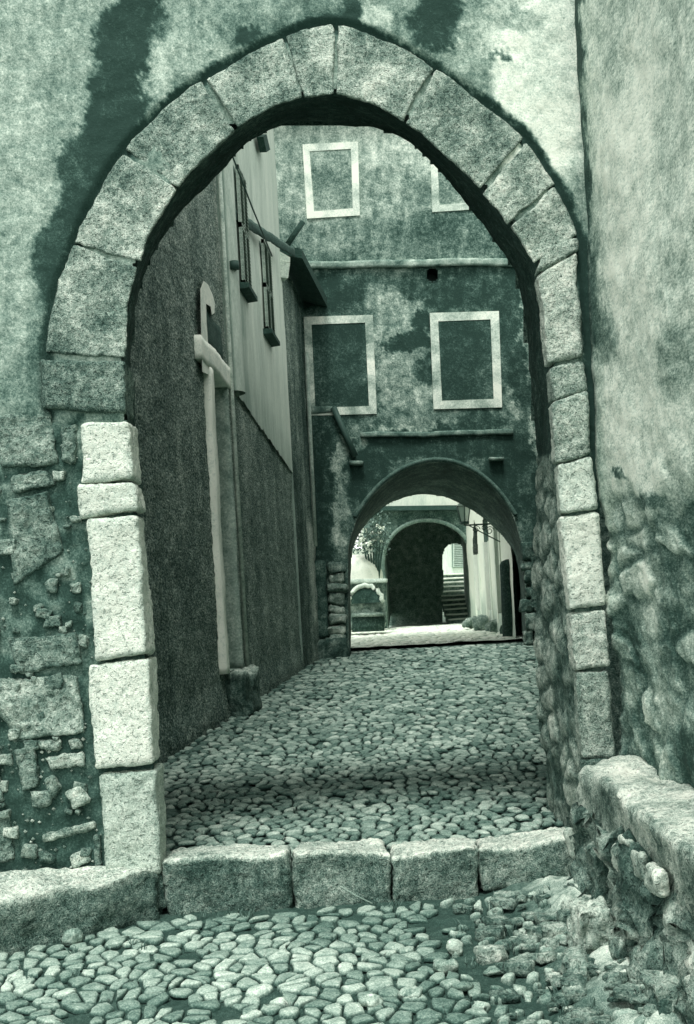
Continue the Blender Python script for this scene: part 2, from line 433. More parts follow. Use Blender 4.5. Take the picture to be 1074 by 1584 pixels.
for q, tn, m in [([(840, 380), (896, 364), (896, 385), (832, 420)], .66, M_STONE),
    ([(62, 551), (195, 556), (197, 638), (66, 628)], .42, M_STONE),
    ([(128, 655), (201, 648), (208, 741), (124, 744)], .92, M_WHITE), ([(121, 747), (209, 743), (215, 786), (123, 797)], .92, M_WHITE),
    ([(134, 803), (215, 794), (229, 1010), (149, 1022)], .92, M_WHITE), ([(137, 1029), (232, 1019), (241, 1182), (147, 1189)], .92, M_WHITE),
    ([(156, 1196), (244, 1189), (251, 1352), (166, 1352)],   .72, M_WHITE), ([(150, 1352), (252, 1352), (258, 1402), (165, 1415)], .4, M_STONE),
    ([(832, 424), (893, 388), (905, 549), (851, 562)], .80, M_STONE), ([(851, 566), (905, 554), (908, 600), (856, 618)], .62, M_STONE),
    ([(854, 623), (911, 604), (918, 700), (862, 712)], .72, M_STONE), ([(865, 717), (919, 704), (928, 787), (870, 792)], .84, M_WHITE),
    ([(869, 799), (929, 793), (939, 937), (883, 943)], .92, M_WHITE), ([(884, 949), (939, 942), (946, 1031), (892, 1035)], .80, M_STONE),
    ([(892, 1040), (946, 1036), (954, 1170), (902, 1172)], .60, M_STONE), ([(902, 1174), (954, 1172), (958, 1330), (912, 1330)], .4, M_STONE)]:
    mb = rock_px(q, YG-.03 if q[0][0] > 500 or tn < .6 else YG-.05, .16 if q[0][0] > 500 else .3, r=.02, amp=.013, step=.016, tone=tn, edge_dark=.08, tvar=.06)
    o = link('jamb_stone', mb, m, gate)
# rubble showing left of the jamb
for q, tn in [([(-40, 1048), (122, 1042), (132, 1130), (30, 1142)], .5), ([(15, 985), (118, 975), (128, 1030), (30, 1042)], .42), ([(22, 735), (78, 724), (90, 748), (26, 760)], .4),
    ([(12, 772), (78, 760), (98, 850), (20, 905)], .38), ([(58, 1142), (95, 1142), (92, 1158), (62, 1156)], .62), ([(72, 1170), (132, 1160), (134, 1180), (80, 1188)], .62),
    ([(102, 1222), (128, 1214), (146, 1235), (118, 1250)], .64), ([(70, 1202), (86, 1194), (98, 1215), (82, 1236)], .5), ([(26, 1160), (56, 1152), (60, 1215), (34, 1225)], .48),
    ([(64, 1288), (146, 1268), (148, 1280), (70, 1300)], .6), ([(110, 1322), (140, 1314), (146, 1334), (116, 1342)], .56), ([(142, 1290), (152, 1290), (158, 1340), (148, 1340)], .4),
    ([(108, 1145), (126, 1140), (132, 1156), (116, 1158)], .6), ([(114, 795), (132, 795), (132, 802), (116, 803)], .7), ([(112, 900), (130, 898), (130, 916), (116, 914)], .5),
    ([(72, 895), (92, 893), (90, 915), (74, 912)], .45), ([(104, 960), (114, 955), (116, 966), (106, 968)], .5), ([(88, 968), (104, 966), (104, 978), (90, 978)], .55),
    ([(100, 875), (112, 876), (110, 892), (98, 888)], .5), ([(60, 1310), (90, 1318), (86, 1332), (62, 1330)], .3), ([(120, 928), (132, 930), (130, 945), (120, 942)], .42), ([(124, 975), (136, 978), (140, 1000), (126, 998)], .5),
    ([(60, 935), (84, 940), (80, 956), (58, 952)], .4), ([(-120, 1150), (0, 1150), (10, 1240), (-110, 1250)], .42), ([(-150, 900), (-10, 905), (0, 990), (-140, 1000)], .4), ([(-90, 1265), (20, 1260), (25, 1330), (-80, 1335)], .38),
    ([(-10, 640), (78, 634), (92, 715), (0, 722)], .38), ([(95, 655), (122, 655), (118, 720), (96, 712)], .36)]:
    mb = rock_px(q, YG+.004, .12, r=.014, amp=.018, step=.013, tone=tn+.08, edge_dark=.12, tvar=.15)
    link('rubble_stone', mb, M_RUBBLE, gate)
R = random.Random(66); taken = []
for _ in range(400):
    if len(taken) >= 56: break
    x, y = R.uniform(-60, 150), R.uniform(650, 1335); s_ = R.choice((5, 7, 9, 12, 16))*R.uniform(.8, 1.2)
    if y < 1000 and x < 80 and R.random() < .5: continue
    if x+s_ > (122 if y < 800 else 130 if y < 1020 else 134 if y < 1190 else 150): continue
    if any(abs(x-a_)+abs(y-b_)*1.2 < (s_+c_)*1.25 for a_, b_, c_ in taken): continue
    taken.append((x, y, s_)); q = [(x-s_*R.uniform(.7, 1.2), y-s_*R.uniform(.4, .8)), (x+s_*R.uniform(.7, 1.2), y-s_*R.uniform(.5, .9)), (x+s_*R.uniform(.6, 1.1), y+s_*R.uniform(.4, .8)), (x-s_*R.uniform(.6, 1.1), y+s_*R.uniform(.5, .8))]
    mb = rock_px(q, YG+.012-R.uniform(0, .015), .08, r=.008, amp=.014, step=.011, tone=R.uniform(.36, .68), edge_dark=.04, tvar=.2); link('rubble_stone', mb, M_RUBBLE, gate)
# small pebbles in the mortar
mb = MB(); R = random.Random(5)
for _ in range(420):
    x, y = R.uniform(-60, 158), R.uniform(640, 1345)
    if not (x > 95+30*noise.noise(V((y*.02, 0, 0))) or y > 1130): 
        if R.random() < .6: continue
    p = at(x, y, YG+.025); s = R.uniform(.003, .012); 
    vs = [p+V((R.uniform(-1, 1)*s*.3+s*c*1.2, -s*.9*d, s*e)) for c, d, e in ((1, 0, 0), (0, 0, 1), (-1, 0, 0), (0, 0, -1), (0, 1.6, 0))]
    mb.add(vs, [(1, 0, 4), (2, 1, 4), (3, 2, 4), (0, 3, 4)], R.uniform(.35, .75))
link('mortar_pebbles', mb, M_RUBBLE, gate)['kind'] = 'stuff'
# ================================================================ THRESHOLD, SLABS
def kerb(q, label, tn, Yb=.36, grp='kerb stones across the gateway threshold', Y=YG-.02):
    f = [at(x, y, Y) for x, y in q]; b = [p+V((0, Yb, .0)) for p in f]
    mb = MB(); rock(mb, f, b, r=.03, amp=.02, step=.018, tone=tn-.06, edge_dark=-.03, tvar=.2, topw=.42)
    base = (f[2]+f[3])/2
    return tag(link('kerb_stone', mb, M_STONE, base=base), label, 'kerb stone', grp)
kerb([(258, 1325), (452, 1318), (456, 1425), (262, 1432)], 'longest kerb stone with a worn top painted sun-bright, beside the left jamb', .42)
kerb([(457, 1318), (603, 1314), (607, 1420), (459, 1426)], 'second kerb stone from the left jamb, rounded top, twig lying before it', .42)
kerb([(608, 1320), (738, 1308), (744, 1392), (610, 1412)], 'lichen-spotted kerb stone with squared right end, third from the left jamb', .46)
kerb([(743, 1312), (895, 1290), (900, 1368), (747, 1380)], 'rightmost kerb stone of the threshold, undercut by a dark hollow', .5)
f = [at(x, y, YG-.30) for x, y in ((885, 1284), (914, 1286), (918, 1332), (893, 1328))]
mb = MB(); rock(mb, f, [p+V((0, .2, 0)) for p in f], r=.03, amp=.02, step=.014, tone=.8); tag(link('stone_block', mb, M_WHITE, base=f[3]), 'small bright stone at the right end of the kerb', 'stone')
# ledge at the foot of the left jamb
z1 = EYE-1.39
f = [V((-2.9, 5.75, z1-.03)), V((-1.16, 6.98, z1)), V((-1.16, 6.98, z1-.32)), V((-2.9, 5.75, z1-.42))]
b = [V((-3.1, 7.08, z1)), V((-1.18, 7.12, z1+.01)), V((-1.18, 7.12, z1-.3)), V((-3.1, 7.08, z1-.4))]
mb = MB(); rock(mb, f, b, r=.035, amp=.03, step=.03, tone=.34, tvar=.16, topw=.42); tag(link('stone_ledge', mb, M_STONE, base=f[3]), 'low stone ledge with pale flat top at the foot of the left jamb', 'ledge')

# ================================================================ GROUND
def mound(x, y):     # rubble bank along the right wall
    k = sst(.62, 1.65, x+.16*noise.noise(V((x*2, y*2, 0)))); return .22*k*sst(3.0, 5.4, y)
def lowz(x, y):
    return EYE-1.66-.05*(7.05-y)*(1 if y < 7.05 else 0)+.02*noise.noise(V((x*1.3, y*1.3, 0)))+mound(x, y)
mb = MB(); 
def lt(x, y): return .10+.06*fbm((x, y, 0), 4, 3)+sst(.75, 1.1, x)*(.36+.30*masonry(V((x, y, 0)), 6.5, .06)[0])
def earthz(x, y): 
    e = lowz(x, y)-.028+.012*fbm((x, y, 0), 12, 4)+(sst(.75, 1.1, x)*(.05*fbm((x, y, 5), 5, 5)+.02*masonry(V((x, y, 0)), 6.5, .06)[0]+.04*fbm((x, y, 9), 2.5, 3)))
    return e
sheet(mb, fr(-3.2, 1.9, .03), fr(3.0, 7.25, .03), lambda x, y: V((x, y, earthz(x, y))), lt)
structure('ground', mb, M_EARTH)
mb = MB(); sheet(mb, [-400, -3.3, 2.0, 400], [-400, 3.0, 6.9, 900], lambda x, y: V((x, y, -.35)), lambda x, y: .3)
structure('terrain', mb, M_EARTH)
def keep_low(x, y):
    n_ = noise.noise(V((x*1.8, y*1.8, 5)))
    if y > 6.93: return False
    if x < -1.0 and y > 6.93+(x+1.16)*.7: return False
    # cobbles thin out to bare earth towards the right wall
    return x < .52+.35*n_+.35*(6.2-y)*.0 - .25*sst(5.9, 5.3, y)*0
mb = MB(); paving(mb, -2.9, 1.35, 3.3, 6.98,   .098, .108, lambda a, b, h: V((a, b, lowz(a, b)+h-.015+.006*noise.noise(V((a*6, b*6, 1))))), keep=keep_low, h=.013, gap=.055, tone=.47, tv=.15, drop=.03, tilt=.9, szvar=.15, seed=11, jit=.56, tonef=lambda x, y: .10*noise.noise(V((x*1.3, y*1.6, 2)))-.10*sst(.1, .6, x)-.06*sst(6.5, 6.9, y))
paving(mb, .40, 1.5, 3.3, 6.9, .105, .085, lambda a, b, h: V((a, b, lowz(a, b)+h-.03)), keep=lambda x, y: x > .45 and noise.noise(V((x*2.2, y*2.2, 9))) > -.05, h=.035, gap=.2, tone=.46, tv=.14, drop=.35, tilt=.9, seed=12, szvar=.5)
structure('cobbled_path', mb, M_COBBLE)
# street behind the gate
def stz(x, y): return streetz(y)+.015*noise.noise(V((x*.8, y*.8, 3)))-.03
mb = MB(); sheet(mb, fr(-2.6, 7.6, .25), fr(7.25, 80, .3), lambda x, y: V((x, y, stz(x, y)-.025)), lambda x, y: .08+.04*noise.noise(V((x*2, y*2, 3))) if y < 31 else .6)
structure('street_ground', mb, M_EARTH)
mb = MB()
def keep_st(x, y): return LA+LB*y+.05 < x < .158*y+.1 and y > 7.3
for (y0, y1, sa, sb, sd) in ((7.32, 9.5, .092, .115, 21), (9.5, 12, .10, .145, 25), (12, 16, .115, .18, 22), (16, 22, .14, .24, 23), (22, 29.4, .17, .32, 24)):
    paving(mb, -2.2, 4.4, y0, y1, sa, sb, lambda a, b, h: V((a, b, stz(a, b)+h)), keep=keep_st, h=.013 if y0 < 11 else .018, gap=.07, tone=.42, tv=.17, tilt=.6, drop=.05, szvar=.2, seed=sd, jit=.54, rings=((1.0, -.8), (.95, .4), (.68, 1.0)),
           tonef=lambda x, y: .06*noise.noise(V((x*1.1, y*.6, 2)))-.08*(1-sst(.1, .6, x-(LA+LB*y))))
structure('cobbled_street', mb, M_COBBLE)
# gravelly courtyard floor, toned extra pale in place of sunlight
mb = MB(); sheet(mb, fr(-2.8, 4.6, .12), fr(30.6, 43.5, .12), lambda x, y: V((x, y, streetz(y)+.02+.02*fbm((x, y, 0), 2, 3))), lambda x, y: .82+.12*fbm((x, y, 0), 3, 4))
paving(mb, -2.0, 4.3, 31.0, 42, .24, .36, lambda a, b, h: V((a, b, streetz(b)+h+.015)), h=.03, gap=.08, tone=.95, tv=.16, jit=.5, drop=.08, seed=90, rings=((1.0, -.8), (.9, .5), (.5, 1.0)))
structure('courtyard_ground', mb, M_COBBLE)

# ================================================================ RIGHT WALL
rw = thing('side_wall', 'pale plastered wall crumbling to bare rubble at its foot, right of the gateway', 'wall', (1.5, 6, EYE-1.6))
def rwx(Y): return 1.50+.03*(7.1-Y)
rwb = painted(.80, [(893, 200, 14, 420, 0, .2, .6), (930, 430, 22, 70, 0, .40, .6), (935, 510, 22, 50, 0, .36, .6), (985, 300, 60, 260, 0, .92, .4), (1000, 640, 60, 120, 0, .88, .4), (950, 60, 20, 90, 0, .72, .6), (1060, 200, 50, 300, 0, .75, .6), (1050, 560, 30, 60, 0, .6, .6), (960, 735, 10, 10, 0, .15, .5), (1000, 780, 40, 14, 0, .25, .5)], 20)  # first blob paints the shadow band down the gate corner
def rw_px(Y, z):
    X = rwx(Y)*F/Y; Z = (z-EYE)*F/Y
    return PX+X*CR-Z*SR, PY-(X*SR+Z*CR)
def rk(Y, z):
    zz = z-EYE+.30*noise.noise(V((Y*1.6, z*1.6, 0)))+.10*noise.noise(V((Y*6, z*6, 0))); return 1-sst(.40, .62, zz)
def rtone(Y, z):
    x, y = rw_px(Y, z)
    t = rwb(x, y) if Y > 3.5 else .6
    t -= .22*sst(6.75, 7.05, Y)-.12*noise.noise(V((Y*1.1, z*1.6, 8)))  # darkens further into the same painted corner shadow
    k = rk(Y, z); zz = z-EYE
    e, c = masonry(V((Y*.55, z, 0)), 4.2, .09); e = e*(1-.7*sst(-.05, .45, noise.noise(V((Y*1.9, z*1.9, 20))))); g = noise.noise(V((Y*2.3, z*2.3, 11)))
    st_ = .30+.46*e*(.5+.7*c)+.5*g*.8
    t = t*(1-k)+st_*k
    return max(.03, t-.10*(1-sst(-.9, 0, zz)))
def rpos(Y, z):
    p = V((rwx(Y), Y, z)); k = rk(Y, z)
    e, c = masonry(V((Y*.55, z, 0)), 4.2, .09); e = e*(1-.7*sst(-.05, .45, noise.noise(V((Y*1.9, z*1.9, 20)))))
    d = .03*fbm(p, 1.1)+.006*fbm(p, 9)-.045*k+k*.032*e*(.25+.9*c)+.016*k*fbm(p, 6, 6)+.008*k*fbm(p, 22, 3)+.02*k*fbm(p, 2, 2)
    return p+V((-d, 0, 0))
mb = MB(); sheet(mb, fr(2.0, 4.4, .04)+fr(4.4, 7.12, .0135)[1:], fr(-.1, .3, .03)+fr(.3, 3.2, .0135)[1:]+fr(3.2, 5.3, .04)[1:], lambda Y, z: rpos(Y, z), rtone)
link('plastered_wall', mb, M_RWALL, rw)
mb = MB(); hexa(mb, [V((1.85, 1.9, 5.25)), V((2.4, 1.9, 5.25)), V((2.4, 1.9, -.2)), V((1.85, 1.9, -.2))], [V((1.70, 7.2, 5.25)), V((2.3, 7.2, 5.25)), V((2.3, 7.2, -.2)), V((1.70, 7.2, -.2))], .4)
link('wall_core', mb, M_RUBBLE, rw)
# capstone bench against the wall
mb = MB(); zt = EYE-.93
f = [V((1.235, 6.86, zt+.02)), V((1.60, 6.9, zt+.05)), V((1.6, 6.9, zt-.2)), V((1.25, 6.86, zt-.42))]
b = [V((1.30, 4.6, zt-.06)), V((1.72, 4.6, zt+.0)), V((1.72, 4.6, zt-.2)), V((1.36, 4.6, zt-.34))]
f, b = b, f
f2 = [b[1], b[0], b[3], b[2]]
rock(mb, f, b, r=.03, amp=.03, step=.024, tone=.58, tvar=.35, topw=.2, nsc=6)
tag(link('stone_slab', mb, M_STONE, base=(1.4, 5.8, zt-.3)), 'long weathered capstone slab against the foot of the right wall', 'stone slab')
# upright lump under the slab end and low boulders
def ground_at(x, y, hi=7.0):
    a, b = ray(x, y); Y = 3.2
    while Y < hi and b*Y+EYE > lowz(a*Y, Y): Y += .01
    return Y
def boulder(q, Y, depth, tn, label, amp=.045, r=.025, m=M_RUBBLE, step=.018, name='boulder', grp=None):
    f = [at(x, y, Y) for x, y in q]; b = [p+V((0, depth, 0)) for p in f]
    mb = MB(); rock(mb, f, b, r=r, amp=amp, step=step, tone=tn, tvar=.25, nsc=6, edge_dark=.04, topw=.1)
    return tag(link(name, mb, m, base=(f[2]+f[3])/2), label, 'boulder' if name == 'boulder' else 'stone', grp)
low = [(q, Y, d, t, l) for q, Y, d, t, l in [
    ([(922, 1310), (960, 1308), (970, 1400), (925, 1395)], 6.75, .3, .3, 'dark upright boulder under the near end of the capstone slab'),
    ([(900, 1398), (952, 1385), (958, 1478), (894, 1494)], 6.35, .22, .62, 'tallest pale boulder in the rubble bank, below the dark upright one'),
    ([(956, 1452), (1000, 1446), (1005, 1480), (956, 1486)], 6.2, .3, .42, 'squat grey boulder beside the tallest pale one'),
    ([(1012, 1518), (1060, 1510), (1078, 1560), (1016, 1560)], 5.7, .25, .55, 'big boulder at the near foot of the right wall'),
    ([(880, 1470), (915, 1465), (925, 1510), (885, 1515)], 6.1, .2, .5, 'small boulder at the left toe of the rubble bank')]]
for q, Y, d, t, l in low: boulder(q, ground_at((q[2][0]+q[3][0])/2, q[2][1]-4), d, t+.04, l)
mb = MB(); R = random.Random(55)
for _ in range(210):
    x = R.uniform(.55, 1.5); y = R.uniform(4.9, 6.85); sz = R.choice((.014, .02, .028, .036, .05))*R.uniform(.8, 1.2)
    if R.random() > sst(.4, 1.1, x)+.15: continue
    c = V((x, y, lowz(x, y)+sz*.1)); w2, h2, d2 = sz*R.uniform(.9, 1.6), sz*R.uniform(.35, .7), sz*R.uniform(.7, 1.2); a = R.uniform(-.6, .6)
    ca, sa = math.cos(a), math.sin(a)
    def cn(u, v, w): return c+V((u*w2*ca-v*d2*sa, u*w2*sa+v*d2*ca, w*h2))
    rock(mb, [cn(-1, -1, 1), cn(1, -1, 1), cn(1, -1, -1), cn(-1, -1, -1)], [cn(-1, 1, 1), cn(1, 1, 1), cn(1, 1, -1), cn(-1, 1, -1)], r=sz*.3, amp=sz*.4, step=sz*.3, tone=R.uniform(.38, .68), tvar=.2, nsc=9)
tag(link('rubble', mb, M_RUBBLE, base=(1.1, 6, .1)), 'broken rubble and pebbles heaped at the foot of the right wall', 'rubble', kind='stuff')
for q, Y, t, l in [([(958, 1310), (980, 1305), (985, 1345), (962, 1350)], 6.28, .66, 'pale oval stone set leftmost beneath the slab'),
                   ([(992, 1316), (1006, 1316), (1012, 1360), (998, 1362)], 6.08, .62, 'narrow upright stone between two oval ones beneath the slab'),
                   ([(1012, 1340), (1036, 1338), (1044, 1388), (1018, 1386)], 5.9, .64, 'largest oval stone beneath the slab, nearest the camera'),
                   ([(970, 1297), (986, 1296), (988, 1308), (972, 1310)], 6.3, .7, 'tiny bright stone just under the slab')]:
    boulder(q, 1.245/ray((q[0][0]+q[1][0])/2, q[0][1])[0], .18, t+.1, l, amp=.02, r=.03, step=.012, name='wall_stone')
# fill wall under the slab
mb = MB(); rock(mb, [V((1.36, 4.6, zt-.2)), V((1.7, 4.6, zt-.2)), V((1.7, 4.6, .0)), V((1.22, 4.6, .0))], [V((1.30, 6.9, zt-.2)), V((1.6, 6.9, zt-.2)), V((1.6, 6.9, .0)), V((1.16, 6.9, .0))], r=.05, amp=.09, step=.03, tone=.40, tvar=.5, nsc=7)
link('bench_footing', mb, M_RUBBLE, rw)
# loose cobbles
for k, (q, Y, t, l) in enumerate([([(276, 0)], 0, 0, '')][1:]+[
    ([(675, 1478), (712, 1476), (710, 1502), (672, 1500)], 6.02, .62, 'rounded loose cobble lying right of the paved area'),
    ([(692, 1452), (718, 1448), (724, 1472), (700, 1476)], 6.2, .82, 'brightest loose cobble, just behind the rounded one'),
    ([(620, 1524), (662, 1522), (655, 1543), (622, 1542)], 5.72, .7, 'flat pointed loose cobble at the edge of the bare earth'),
    ([(566, 1538), (605, 1538), (602, 1553), (568, 1553)], 5.62, .66, 'small loose cobble nearest the bottom of the photo'),
    ([(702, 1520), (736, 1518), (734, 1533), (704, 1534)], 5.8, .55, 'flat grey loose cobble alone on bare earth'),
    ([(752, 1488), (784, 1486), (782, 1502), (754, 1503)], 6.0, .5, 'dull loose cobble nearest the rubble bank'),
    ([(95, 1440), (126, 1432), (130, 1460), (98, 1468)], 6.3, .6, 'angular loose stone leaning below the left ledge')]):
    Y = ground_at((q[2][0]+q[3][0])/2, q[2][1])
    f = [at(x, y, Y) for x, y in q]
    gz = lowz((f[2].x+f[3].x)/2, Y)-.01; dz = gz-(f[2].z+f[3].z)/2
    f = [p+V((0, 0, dz)) for p in f]; mb = MB(); rock(mb, f, [p+V((0, .10, -.01)) for p in f], r=.045, amp=.02, step=.010, tone=t, tvar=.1)
    tag(link('loose_stone', mb, M_COBBLE, base=f[3]), l, 'stone', 'loose stones on the lower path')
# twig
mb = MB(); gz = lowz(0, 6.8)+.04; tube(mb, [(-.12, 6.90, gz+.09), (-.03, 6.84, gz+.045), (.05, 6.80, gz+.01)], .004, .5, 6); tag(link('twig', mb, M_WOOD, base=(0, 6.8, gz)), 'thin pale twig leaning against the threshold kerb', 'twig')
# dry grass tufts along kerb and bank
mb = MB(); R = random.Random(77)
spots = [(R.uniform(-1.1, 1.2), R.uniform(6.84, 6.96)) for _ in range(14)]+[(R.uniform(.45, 1.15), R.uniform(5.0, 6.8)) for _ in range(22)]+[(R.uniform(-1.9, -1.1), R.uniform(6.0, 6.5)) for _ in range(5)]
for (x, y) in spots:
    for _ in range(R.randint(5, 11)):
        a = R.uniform(0, 6.28); l = R.uniform(.02, .06); z = lowz(x, y)-.01; bx, by = x+R.uniform(-.02, .02), y+R.uniform(-.02, .02)
        w_ = .0022; lean = R.uniform(.2, .9); dx, dy = math.cos(a)*l*lean, math.sin(a)*l*lean
        vs = [(bx-w_, by, z), (bx+w_, by, z), (bx+dx*.5+w_, by+dy*.5, z+l*.6), (bx+dx*.5-w_, by+dy*.5, z+l*.6), (bx+dx, by+dy, z+l*.8)]
        mb.add(vs, [(0, 1, 2, 3), (3, 2, 4)], R.uniform(.08, .35))
tag(link('grass', mb, M_LEAF), 'sparse dry grass along the kerb and rubble bank', 'grass', kind='stuff')

# ================================================================ LEFT HOUSE
lh = thing('roughcast_house', 'tall house along the left of the lane, dark roughcast below and pale plaster above', 'house', (LA+LB*15, 15, streetz(15)))
# lower / near roughcast
BZ0, BZ1 = lw(356, 600), lw(442, 721)
def bz(Y): return BZ0.z+(BZ1.z-BZ0.z)*(Y-BZ0.y)/(BZ1.y-BZ0.y)
DL, DR = 15.55, 16.95        # doorway
DZ0 = EYE-.70; DZ1 = lw(322, 575).z
def is_door(Y, z): return DL+.05 < Y < DR-.05 and DZ0 < z < DZ1+.02
def cast_tone(Y, z):
    t = .43+.09*fbm((Y, z, 0), .8, 3)+.13*noise.noise(V((Y*1.6, z*.35, 6)))+.07*noise.noise(V((Y*6, z*1.5, 6)))
    h = z-streetz(Y)
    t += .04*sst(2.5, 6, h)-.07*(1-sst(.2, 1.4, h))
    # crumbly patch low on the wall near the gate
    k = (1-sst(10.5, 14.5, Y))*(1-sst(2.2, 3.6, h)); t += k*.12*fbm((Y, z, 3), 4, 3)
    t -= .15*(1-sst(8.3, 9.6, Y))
    return t
def cast_pos(Y, z):
    p = lwp(Y, z); h = z-streetz(Y); k = (1-sst(10.5, 14.5, Y))*(1-sst(2.2, 3.6, h))
    return p+V((.015*fbm(p, 1.2)+.014*fbm(p, 11, 4)+k*.03*fbm(p, 4, 4)+.06*(1-sst(0, .5, h)), 0, 0))
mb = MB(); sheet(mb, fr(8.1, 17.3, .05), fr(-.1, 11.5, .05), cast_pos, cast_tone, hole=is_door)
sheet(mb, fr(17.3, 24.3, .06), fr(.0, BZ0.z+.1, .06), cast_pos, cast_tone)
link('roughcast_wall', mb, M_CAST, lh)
def pl_tone(Y, z):
    t = .76+.06*noise.noise(V((Y*1.2, z*.25, 0)))+.05*sst(20, 24, Y)
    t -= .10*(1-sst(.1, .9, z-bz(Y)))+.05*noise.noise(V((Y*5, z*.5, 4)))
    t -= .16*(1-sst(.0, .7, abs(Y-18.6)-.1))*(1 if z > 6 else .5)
    return t
def pl_pos(Y, z): return lwp(Y, z, .045+.012*noise.noise(V((Y, z, 0))))
mb = MB(); ysq = fr(17.25, 24.3, .08)
vs = []; ts = []; nz_ = 90
for Y in ysq:
    for k in range(nz_+1):
        z0 = bz(Y)+.05*noise.noise(V((Y*4, 0, 0)))+.03*noise.noise(V((Y*13, 0, 0))); z = z0+(13.5-z0)*k/nz_; vs.append(pl_pos(Y, z)); ts.append(pl_tone(Y, z))
fs = [(i*(nz_+1)+k, (i+1)*(nz_+1)+k, (i+1)*(nz_+1)+k+1, i*(nz_+1)+k+1) for i in range(len(ysq)-1) for k in range(nz_)]
mb.add(vs, fs, ts)
# plaster lower edge and end returns
n0 = len(mb.v)
mb.add([lwp(24.3, 0, .045), lwp(24.3, 13.5, .045), lwp(24.3, 13.5, -3), lwp(24.3, 0, -3)], [(0, 1, 2, 3)], .5)
mb.add([lwp(17.25, bz(17.25), .045), lwp(17.25, 13.5, .045), lwp(17.25, 13.5, -.2), lwp(17.25, bz(17.25), -.2)], [(3, 2, 1, 0)], .5)
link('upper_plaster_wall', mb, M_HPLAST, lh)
mb = MB(); hexa(mb, [lwp(24.5, 13.5, .4), lwp(17.0, 13.5, .4), lwp(17.0, 13.35, .4), lwp(24.5, 13.35, .4)], [lwp(24.5, 14.6, -4), lwp(17.0, 14.6, -4), lwp(17.0, 14.4, -4), lwp(24.5, 14.4, -4)], .3)
hexa(mb, [lwp(17.0, 11.5, .3), lwp(7.9, 11.5, .3), lwp(7.9, 11.38, .3), lwp(17.0, 11.38, .3)], [lwp(17.0, 12.6, -4), lwp(7.9, 12.6, -4), lwp(7.9, 12.4, -4), lwp(17.0, 12.4, -4)], .3)
link('roof', mb, M_WOOD, lh, smooth=False)
# wall behind the gate, closing the corner
# rounded corner shaft (pale) and thin drain pipe
mb = MB(); zb = bz(17.6)-.05; cx = lwp(17.55, 0, .03)
vs = []; ts = []; fs = []; nn = 16; zs = fr(zb, 13.4, .25)
for z in zs:
    for k in range(nn+1):
        a = math.pi*k/nn; vs.append(V((cx.x+.17*math.sin(a), cx.y-.24*math.cos(a), z))); ts.append(.66+.12*(k/nn)-.2*(k < 2)+.03*noise.noise(V((k*.4, z, 0))))  # tone runs dark to light across the shaft, round shading painted in
for j in range(len(zs)-1):
    for k in range(nn): fs.append((j*(nn+1)+k, j*(nn+1)+k+1, (j+1)*(nn+1)+k+1, (j+1)*(nn+1)+k))
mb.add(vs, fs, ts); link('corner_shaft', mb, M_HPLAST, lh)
mb = MB(); a = lw(350, 400, .12); tube(mb, [V((a.x+.08, 17.35, a.z-.05)), V((a.x+.08, 17.35, a.z+.06))], .07, .15, 10); link('pipe_collar', mb, M_IRON, lh)
mb = MB(); tube(mb, [lwp(17.02, streetz(17)+.15, .09), lwp(17.02, 6, .09), lwp(17.02, 13.2, .09)], .032, .68, 10)
link('drain_pipe', mb, M_PAINT, lh)
# doorway
door = bpy.data.objects.new('doorway', None); COL.objects.link(door); door.parent = lh; door.matrix_parent_inverse = Matrix.Translation(-root_loc(lh)); door.location = lwp(16.25, DZ0); LOC[door.name] = door.location.copy(); 
def quadbox(mb, Y0, Y1, z0, z1, o0, o1, tone, r=.01):
    f = [lwp(Y0, z1, o1), lwp(Y1, z1, o1), lwp(Y1, z0, o1), lwp(Y0, z0, o1)]; b = [lwp(Y0, z1, o0), lwp(Y1, z1, o0), lwp(Y1, z0, o0), lwp(Y0, z0, o0)]
    rock(mb, f, b, r=r, amp=.012, step=.09, tone=tone, edge_dark=.0, nsc=4, tvar=.1)
def sub(name, mb, m, parent):
    return link(name, mb, m, parent)
mb = MB(); quadbox(mb, DL-.13, DL+.13, DZ0, DZ1, -.25, .09, 1.0); sub('jamb', mb, M_PAINT, door)
mb = MB(); quadbox(mb, DR-.12, DR-.04, DZ0, DZ1, -.25, .07, .55); sub('jamb', mb, M_PAINT, door)
mb = MB(); quadbox(mb, DL-.62, DR+.1, DZ1, DZ1+.30, -.2, .10, .95); sub('lintel', mb, M_PAINT, door)
mb = MB(); quadbox(mb, DL+.1, DR-.1, DZ0, DZ1, -.30, -.22, .30)
for k in range(7): quadbox(mb, DL+.18+k*.165, DL+.19+k*.165+.02, DZ0+.1, DZ1-.1, -.23, -.215, .1)
sub('door_leaf', mb, M_WOOD, door)
zt1 = lw(318, 438).z
def plate(mb, poly, o0, o1, tone):
    n = len(poly); f = [lw(x, y, o1) for x, y in poly]; b = [lw(x, y, o0) for x, y in poly]
    mb.add(f+b, [tuple(range(n))[::-1], tuple(range(n, 2*n))]+[(k, (k+1) % n, n+(k+1) % n, n+k) for k in range(n)], tone)
mb = MB(); plate(mb, [(310, 447), (315, 434), (322, 440), (329, 455), (333, 470), (332, 484), (328, 487), (326, 474), (319, 470), (320, 500), (323, 545), (324, 580), (313, 575), (311, 500)], -.02, .07, .95)
link('overlight_surround', mb, M_PAINT, door, smooth=False)
mb = MB(); quadbox(mb, DL+.14, DR-.1, DZ1+.36, zt1-.4, -.03, .03, .16); sub('overlight_panel', mb, M_WOOD, door)
st = lwp(16.1, streetz(16.1))
